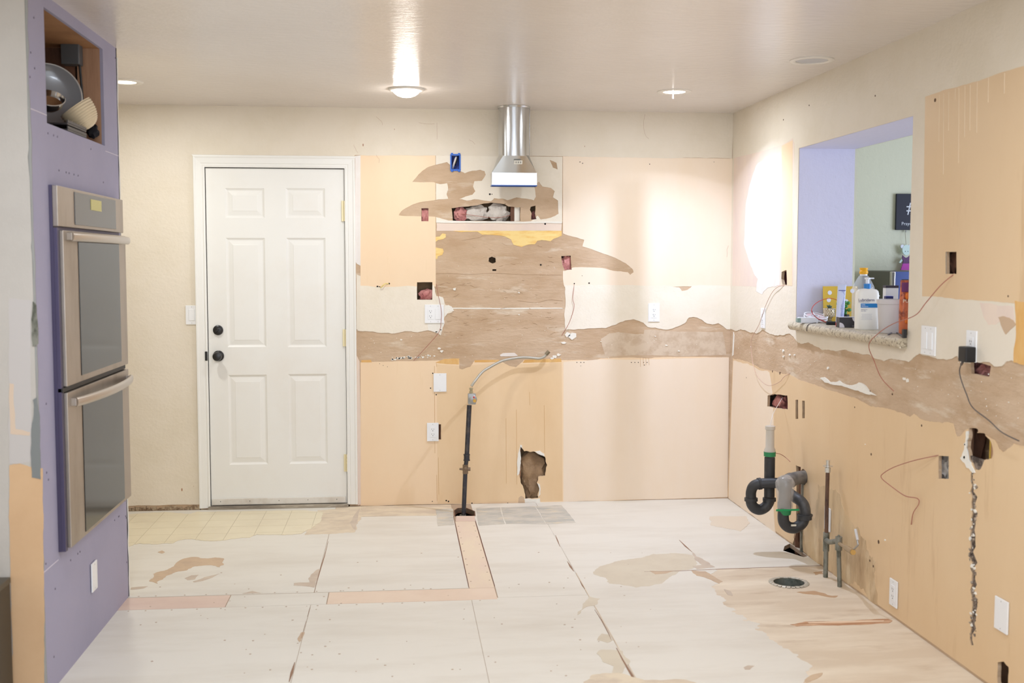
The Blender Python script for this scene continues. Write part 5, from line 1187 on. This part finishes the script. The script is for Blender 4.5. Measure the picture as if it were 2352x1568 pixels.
# black box
c = base(1945, 752)+EB*.015+ER*.002
bxx = thing('small_box', 'small black box with rounded white corners left of the lotion bottle', 'box', c)
finish(bx_at(c, .083, .055, .049, .0015), 'carton', mat('black_carton', (46, 42, 44), .45), bxx)
q = slab_at(c+EU*.0495, ER, EB, EU, .083, .055, .0006); finish(q, 'lid_top', mat('pale_lid', (222, 220, 228), .45), bxx)
def disc2(c, r, a0, a1, n_=10):
    b = bmesh.new(); ps = [c]+[c+ER*r*math.cos(a0+(a1-a0)*i/n_)+EU*r*math.sin(a0+(a1-a0)*i/n_) for i in range(n_+1)]
    A = [b.verts.new(p_) for p_ in ps]; C = [b.verts.new(p_-EB*.0005) for p_ in ps]; b.faces.new(A); b.faces.new(C[::-1])
    for i in range(len(A)): b.faces.new((A[i], A[(i+1) % len(A)], C[(i+1) % len(A)], C[i]))
    return b
q = disc2(c-ER*.041-EB*.0277+EU*.0005, .024, 0, PI/2); merge(q, disc2(c+ER*.041-EB*.0277+EU*.048, .022, PI, 1.5*PI))
finish(q, 'corner_print', mat('pale_print', (206, 200, 204), .5), bxx)
text('aspire', .006, c+ER*.019-EB*.028+EU*.007, ER, EU, mat('grey_print2', (170, 166, 168), .6), bxx)
# tube
c = base(1929, 751)+EB*.01
tu = thing('cream_tube', 'white and blue printed cream tube standing on a red cap', 'tube', c)
b = bmesh.new(); rings = []
for hgt, wx, dy in ((.022, .017, .016), (.03, .0185, .017), (.10, .0195, .012), (.17, .020, .005), (.196, .0205, .0015), (.204, .0205, .0015)):
    rings.append([b.verts.new(c+ER*(wx*math.cos(2*PI*k/24)+(hgt)*.045)+EB*dy*math.sin(2*PI*k/24)+EU*hgt) for k in range(24)])
for r1_, r2_ in zip(rings, rings[1:]):
    for k in range(24): b.faces.new((r1_[k], r1_[(k+1) % 24], r2_[(k+1) % 24], r2_[k]))
b.faces.new(rings[0]); b.faces.new(rings[-1])
finish(b, 'body', mat('tube_white_blue', (206, 212, 236), .35), tu, True)
finish(lathe([(0, 0), (.013, 0), (.017, .003), (.0175, .021), (0, .022)], c, 20), 'cap', mat('red_tube_cap', (206, 40, 44), .4), tu, True)
q = bmesh.new(); slab_q = mat('blue_fine_print', (120, 128, 184), .5)
for k in range(24):
    wd = rnd.uniform(.012, .02); merge(q, slab_at(c+EU*(.055+k*.0052)+ER*(.006+.045*(.055+k*.0052))-EB*(.0175-.0125*min(1, (k*.0052)/.1)), ER, EU, -EB, wd, .0022, .0003))
finish(q, 'fine_print', slab_q, tu)
q = slab_at(c+EU*.176+ER*.008-EB*.0062, ER, EU, -EB, .034, .003, .0004); finish(q, 'blue_stripe', mat('deep_blue_print', (46, 52, 140), .5), tu)
# card with dots
x0c, x1c = hit(1891, 700, 1, -1.225).x, hit(1971, 700, 1, -1.225).x; ztc = hit(1930, 657, 1, -1.21).z
cd = thing('yellow_card', 'yellow card with white dots leaning at the back of the ledge', 'card', ((x0c+x1c)/2, -1.235, 1.2))
XX, UU = Vector((1, 0, 0)), Vector((0, .12, 1)).normalized(); cN = Vector((0, -1, .12)).normalized(); cc0 = Vector(((x0c+x1c)/2, -1.222, (1.2+ztc)/2))
finish(slab_at(cc0, XX, UU, cN, x1c-x0c, ztc-1.2, .002), 'card', mat('mustard_card', (222, 184, 62), .6), cd)
for px_d, py_d in ((1907, 672), (1904, 689), (1959, 668), (1944, 692)):
    h_ = hit(px_d, py_d, 1, -1.224); cc2 = cc0+XX*(h_.x-cc0.x)+UU*(h_.z-cc0.z)+cN*.0022
    b = bmesh.new(); A = [b.verts.new(cc2+XX*.0115*math.cos(2*PI*k/20)+UU*.0115*math.sin(2*PI*k/20)) for k in range(20)]; C = [b.verts.new(v.co+cN*.0006) for v in A]
    b.faces.new(A); b.faces.new(C[::-1])
    for k in range(20): b.faces.new((A[k], A[(k+1) % 20], C[(k+1) % 20], C[k]))
    finish(b, 'dot', mat('white_dot', (232, 234, 244), .6), cd)
# silver cup with succulent
c = base(1911, 741)+EB*.05
sp = thing('silver_planter', 'hammered silver cup holding a small spiky succulent', 'planter', c)
finish(lathe([(0, 0), (.017, 0), (.018, .004), (.011, .012), (.012, .02), (.023, .032), (.027, .045), (.027, .072), (.0255, .073), (.0245, .045), (0, .04)], c, 32), 'cup', mat('hammered_silver', (206, 196, 170), .25, metal=.9), sp, True)
q = bmesh.new()
for j in range(5):
    for k in range(15):
        a_ = 2*PI*(k+.5*(j % 2))/15; z = .034+j*.0085; r = .0255 if j == 0 else .027
        ball(c+Vector((r*math.cos(a_), r*math.sin(a_), z)), .0042, bm=q)
o = finish(q, 'beading', mat('hammered_silver2', (222, 212, 188), .2, metal=.9), sp, True); o['kind'] = 'stuff'
def leaf_cluster(c, n, ln, wd, m_, par, up=.6, seed=0, name='leaf'):
    r_ = random.Random(seed)
    for k in range(n):
        a_ = r_.random()*2*PI; t_ = r_.uniform(.0, 1-up*.5); d = Vector((math.cos(a_)*t_, math.sin(a_)*t_, r_.uniform(up, 1))).normalized()
        l_ = ln*r_.uniform(.7, 1.1); pts = [c+d*l_*q_+Vector((0, 0, -.006*(q_**2))) for q_ in (0, .3, .6, .85, 1)]
        finish(tube(pts, [wd*.5, wd, wd*.9, wd*.5, wd*.06], 8), name, m_, par, True)
leaf_cluster(c+EU*.068, 16, .030, .0042, mat('dusty_succulent', (84, 110, 98), .5), sp, .75, 3, 'succulent_leaf')
# jade plant & green glass
c = base(1944, 741)+EB*.045
jd = thing('potted_succulent', 'green leafy succulent in a small dark pot behind the black box', 'potted plant', c)
finish(lathe([(0, 0), (.022, 0), (.028, .04), (.025, .041), (0, .034)], c, 24), 'pot', blackplas, jd, True)
gm = mat('glossy_green_leaf', (62, 132, 62), .3)
for k in range(22):
    a_ = rnd.random()*2*PI; r = rnd.uniform(.004, .03); z = .045+rnd.uniform(0, .06)
    finish(ball(c+Vector((r*math.cos(a_), r*math.sin(a_), z)), .0125, sc_=(1, .7, .8)), 'leaf', gm, jd, True)
c = base(1960, 738)+EB*.105+ER*.008
gg = thing('green_jar', 'pale green glass jar with a rosette succulent behind the lotion bottle', 'jar', c)
finish(lathe([(0, 0), (.032, 0), (.034, .005), (.034, .09), (.031, .09), (.031, .006), (0, .005)], c, 32), 'glass', mat('green_glass', (132, 190, 130), .15, alpha=.6), gg, True)
leaf_cluster(c+EU*.086, 14, .022, .008, mat('pale_rosette', (136, 196, 132), .4), gg, .45, 7, 'rosette_leaf')
# white adapter & reel of led tape
c = base(1852, 743)+EB*.05
wa_ = thing('power_supply', 'white plastic power supply block at the left end of the ledge', 'power supply', c)
finish(bx_at(c+ER*.02, .10, .035, .030, .004), 'case', mat('white_case', (226, 228, 232), .35), wa_)
finish(bx_at(c-ER*.028, .018, .037, .022, .002, .004), 'terminal_cover', mat('grey_green_terminal', (132, 156, 150), .4), wa_)
c = base(1882, 742)+EB*.07+EU*.03
rl = thing('tape_reel', 'white plastic reel of light strip with red wire', 'reel', c)
axr = (EU*.95-EB*.22+ER*.1).normalized()
for h_ in (-.006, .006):
    finish(lathe([(.056, h_-.0015), (.0615, h_-.0015), (.0615, h_+.0015), (.056, h_+.0015), (.056, h_-.0015)], c, 48, axr), 'flange_ring', mat('reel_white', (228, 228, 230), .35), rl, True)
    u_, v_ = frame_from(axr)
    for k in range(3):
        d = u_*math.cos(k*2.094)+v_*math.sin(k*2.094); finish(tube([c+axr*h_+d*.012, c+axr*h_+d*.057], .003, 6), 'spoke', mat('reel_white', (228, 228, 230), .35), rl)
finish(lathe([(.012, -.006), (.016, -.006), (.016, .008), (.012, .008)], c, 24, axr), 'core', mat('reel_white', (228, 228, 230), .35), rl, True)
finish(lathe([(.025, -.004), (.048, -.004), (.048, .004), (.025, .004), (.025, -.004)], c, 40, axr), 'light_strip', mat('pinkish_strip', (206, 176, 176), .4), rl, True)
pts = [hit(x, y, 1, -1.46) for x, y in ((1897, 739), (1880, 732), (1868, 722), (1864, 712), (1870, 700), (1885, 690), (1905, 685), (1920, 688), (1926, 694))]
finish(tube(smooth_pts(pts, 6), .0017, 6), 'red_wire', mat('red_wire', (206, 60, 50), .4), rl, True)
finish(tube(smooth_pts([p_+EU*-.003+ER*.002 for p_ in pts[:4]], 6), .0017, 6), 'red_wire', mat('dark_red_wire', (130, 40, 40), .4), rl, True)
c = base(1911, 746)
cn = finish(tube([c-ER*.028+EU*.009, c+ER*.026+EU*.008], [.0085, .0095], 16), 'barrel_connector', blackplas, root=c, smooth=True); cn.location = c
tag(cn, 'black cylindrical connector lying in front of the silver cup', 'connector')
pts = [base(1868, 741)+EU*.003, base(1885, 744)+EU*.003, c-ER*.03+EU*.008]
pts = [Vector((-.046, base(1867, 744).y, 1.165)), Vector((-.04, base(1867, 744).y-.004, 1.197)), base(1880, 742)+EU*.003, c-ER*.03+EU*.007]
wire('cord', pts, 'dark thin cord running over the ledge edge to the black connector', mat('dark_cord', (92, 84, 80), .5), .0022, 'cord')
# knob topped stick, behind tub
c = base(2030, 752)+EB*.12
kp = thing('pump_dispenser', 'frosted white pump top behind the plastic tub', 'pump', c)
finish(lathe([(.02, 0), (.022, .09), (.008, .1), (.006, .13), (.008, .142), (.016, .146), (.015, .150), (0, .152)], c, 20), 'pump_body', mat('frosted_white', (216, 220, 226), .3), kp, True)
# blue carton, white carton, orange bag, phone
c = base(2062, 752)+EB*.14
bc = thing('blue_carton', 'narrow dark blue carton standing behind the tub', 'carton', c)
finish(bx_at(c, .036, .03, .145, .001), 'carton', mat('dark_blue_carton', (38, 42, 92), .4), bc)
finish(slab_at(c+EU*.1455, ER, EB, EU, .036, .03, .0008), 'blue_lid', mat('blue_lid', (70, 74, 200), .4), bc)
q = bmesh.new()
for k in range(8): merge(q, slab_at(c-EB*.0156+ER*(.006 if k % 2 else -.006)+EU*(.05+k*.011), ER, EU, -EB, .004, .008, .0004))
finish(q, 'print', mat('pale_blue_print', (160, 164, 200), .5), bc)
c = base(2076, 752)+EB*.20
wc = thing('white_carton', 'white carton with a black top behind the orange bag', 'carton', c)
finish(bx_at(c, .062, .045, .185, .001), 'carton', mat('white_carton', (226, 222, 216), .5), wc)
finish(bx_at(c, .064, .047, .012, .001, .185), 'black_top', mat('black_top', (60, 52, 60), .4), wc)
c = base(2082, 770)+EB*.03+ER*.006
ob = thing('orange_bag', 'orange printed pumpkin snack bag at the right end of the ledge', 'bag', c)
b = bmesh.new(); rings = []
for hgt, wx, dy in ((.0, .024, .02), (.01, .026, .024), (.1, .028, .024), (.18, .027, .014), (.215, .027, .004), (.235, .027, .002)):
    rings.append([b.verts.new(c+ER*wx*math.copysign(abs(math.cos(2*PI*k/20))**.6, math.cos(2*PI*k/20))+EB*dy*math.copysign(abs(math.sin(2*PI*k/20))**.6, math.sin(2*PI*k/20))+EU*hgt+ER*(.0)) for k in range(20)])
for r1_, r2_ in zip(rings, rings[1:]):
    for k in range(20): b.faces.new((r1_[k], r1_[(k+1) % 20], r2_[(k+1) % 20], r2_[k]))
b.faces.new(rings[0]); b.faces.new(rings[-1])
finish(b, 'pouch', mat('orange_pouch', (206, 110, 66), .4, var=((130, 56, 40), 22, .5, .6, I1)), ob, True)
finish(slab_at(c+EU*.205-EB*.016, ER, EU, -EB, .054, .04, .0008), 'purple_header', mat('purple_header', (112, 52, 96), .4), ob)
finish(slab_at(c+EU*.012-EB*.0265, ER, EU, -EB, .05, .026, .0008), 'olive_band', mat('olive_band', (140, 112, 50), .5), ob)
for dx, dz, r in ((.012, .168, .026), (.006, .062, .02)):
    q = bmesh.new()
    for k in range(-2, 3): ball(c+ER*(dx+k*r*.36)-EB*.024+EU*dz, r*(1-.12*abs(k)), bm=q, sc_=(.32, .32, .8))
    finish(q, 'pumpkin_print', mat('pumpkin_orange', (238, 124, 36), .4), ob, True)
text('PUMPKIN', .020, c-ER*.026-EB*.034+EU*.140, ER, EU, mat('cream_print', (240, 222, 190), .5), ob)
c = base(2077, 776)
ph = thing('small_device', 'small black device beside the orange bag', 'device', c)
finish(bx_at(c, .016, .02, .036, .002), 'case', blackplas, ph)
pts = [base(2040, 770)+EU*.003, base(2052, 765)+EU*.004, base(2064, 768)+EU*.004, c-ER*.006+EU*.006]
finish(tube(smooth_pts(pts, 6), .0032, 8), 'cable', mat('dark_grey_cable', (92, 86, 92), .5), ph, True)

# ================================================================== NEXT ROOM
ZC = hit(2045, 690, 1, -.4).z-.16
cb = thing('counter_cabinet', 'white counter cabinet under the stainless appliance in the next room', 'cabinet', (1.4, -.33, 0))
finish(box(.66, 2.4, -.60, -.02, .0, .96), 'cabinet_body', jambm, cb)
finish(box(.64, 2.42, -.63, -.02, .96, 1.0, .004), 'countertop', granite, cb)
mt_ = hit(2045, 622, 1, -.42); ml = hit(2010, 626, 1, -.1)
mw = thing('microwave', 'stainless microwave on the counter in the next room', 'microwave', (1.2, -.25, 1.0))
x0m = hit(2046, 650, 1, -.46).x; ztop = hit(2050, 622, 1, -.46).z
finish(box(x0m, x0m+.52, -.44, -.04, 1.012, ztop, .006), 'housing', mat('dark_side_steel', (104, 100, 92), .4, metal=.5), mw)
finish(box(x0m+.026, x0m+.52, -.462, -.44, 1.02, ztop-.004, .003), 'front_door', mat('bluish_steel', (86, 100, 150), .25, metal=.6), mw)  # front coloured a bluish steel
finish(box(x0m, x0m+.024, -.468, -.44, 1.02, ztop-.004, .004), 'chrome_edge', mat('chrome2', (220, 214, 210), .15, metal=1), mw)
finish(box(x0m+.07, x0m+.14, -.466, -.462, ztop-.14, ztop-.05, .001), 'display', mat('dark_teal_display', (18, 48, 62), .2), mw)
for xx in (x0m+.03, x0m+.46):
    for yy in (-.4, -.08): finish(tube([(xx, yy, 1.0), (xx, yy, 1.013)], .012, 12), 'foot', blackplas, mw)
a = hit(2058, 445, 1, -.01); b_ = hit(2095, 528, 1, -.01)
sg = thing('chalk_sign', 'black chalk-lettered sign hanging on the green wall of the next room', 'sign', ((a.x+.16), -.01, (a.z+b_.z)/2))
finish(box(a.x, a.x+.32, -.022, -.004, b_.z, a.z, .002), 'board', mat('chalkboard', (26, 28, 44), .6), sg)
chalk = mat('chalk_white', (214, 218, 226), .8)
text('#', .11, (hit(2082, 490, 1, -.023).x, -.0225, hit(2085, 490, 1, -.023).z), (1, 0, 0), (0, 0, 1), chalk, sg, ext=.0005)
text('Prayer', .030, (hit(2070.5, 517, 1, -.023).x, -.0225, hit(2070, 517, 1, -.023).z), (1, 0, 0), (0, 0, 1), chalk, sg, ext=.0005)
finish(tube([(hit(2081, 528, 1, -.015).x, -.013, b_.z+.01), (hit(2081, 528, 1, -.015).x, -.014, b_.z-.015)], .003, 8), 'hook', pewter, sg)
DYy = -.03
def D(px, py): return hit(px, py, 1, DYy)
dc = D(2079, 560)
dl_ = thing('wooden_doll', 'flat painted wooden doll in purple and pink hanging below the chalk sign', 'decoration', dc)
def flat(pts, m_, nm, t0=0, t1=.008):
    q = [D(*p_) for p_ in pts]; b = bmesh.new()
    A = [b.verts.new((p_.x, DYy-t0, p_.z)) for p_ in q]; C = [b.verts.new((p_.x, DYy-t1, p_.z)) for p_ in q]
    b.faces.new(A); b.faces.new(C[::-1])
    for k in range(len(A)): b.faces.new((A[k], A[(k+1) % len(A)], C[(k+1) % len(A)], C[k]))
    return finish(b, nm, m_, dl_)
mint = mat('mint_face', (206, 228, 220), .5)
flat([(2081+9.5*math.cos(k*PI/9), 574+12*math.sin(k*PI/9)) for k in range(18)], mint, 'head')
flat([(2072+4*math.cos(k*PI/5), 566+4.5*math.sin(k*PI/5)) for k in range(10)], mat('pale_hair', (222, 226, 240), .5), 'hair_puff', -.002, .006)
flat([(2089+4*math.cos(k*PI/5), 566+4.5*math.sin(k*PI/5)) for k in range(10)], mat('pale_hair', (222, 226, 240), .5), 'hair_puff', -.002, .006)
flat([(2072, 586), (2076, 590), (2080, 592), (2085, 590), (2089, 586), (2090, 595), (2087, 598), (2089, 605), (2072, 605), (2074, 598), (2071, 595)], mat('purple_top', (98, 56, 104), .6), 'top', .001, .009)
flat([(2073, 605), (2088, 605), (2093, 620), (2068, 620)], mat('pink_trousers', (196, 70, 180), .6), 'trousers', 0, .008)
flat([(2071, 593), (2066, 600), (2064, 603), (2068, 604), (2072, 598)], mint, 'arm', 0, .006)
flat([(2090, 593), (2095, 600), (2097, 603), (2093, 604), (2089, 598)], mint, 'arm', 0, .006)
for ex in (2078, 2084): finish(ball(D(ex, 577)-Vector((0, .008, 0)), .0025), 'eye', dark, dl_)
pA = Vector((D(2081, 530).x, -.016, D(2081, 530).z)); pB = Vector((D(2081, 563).x, DYy, D(2081, 563).z))
finish(tube([pA, pB], .0012, 6), 'hanging_cord', mat('twine', (150, 140, 116), .8), dl_)
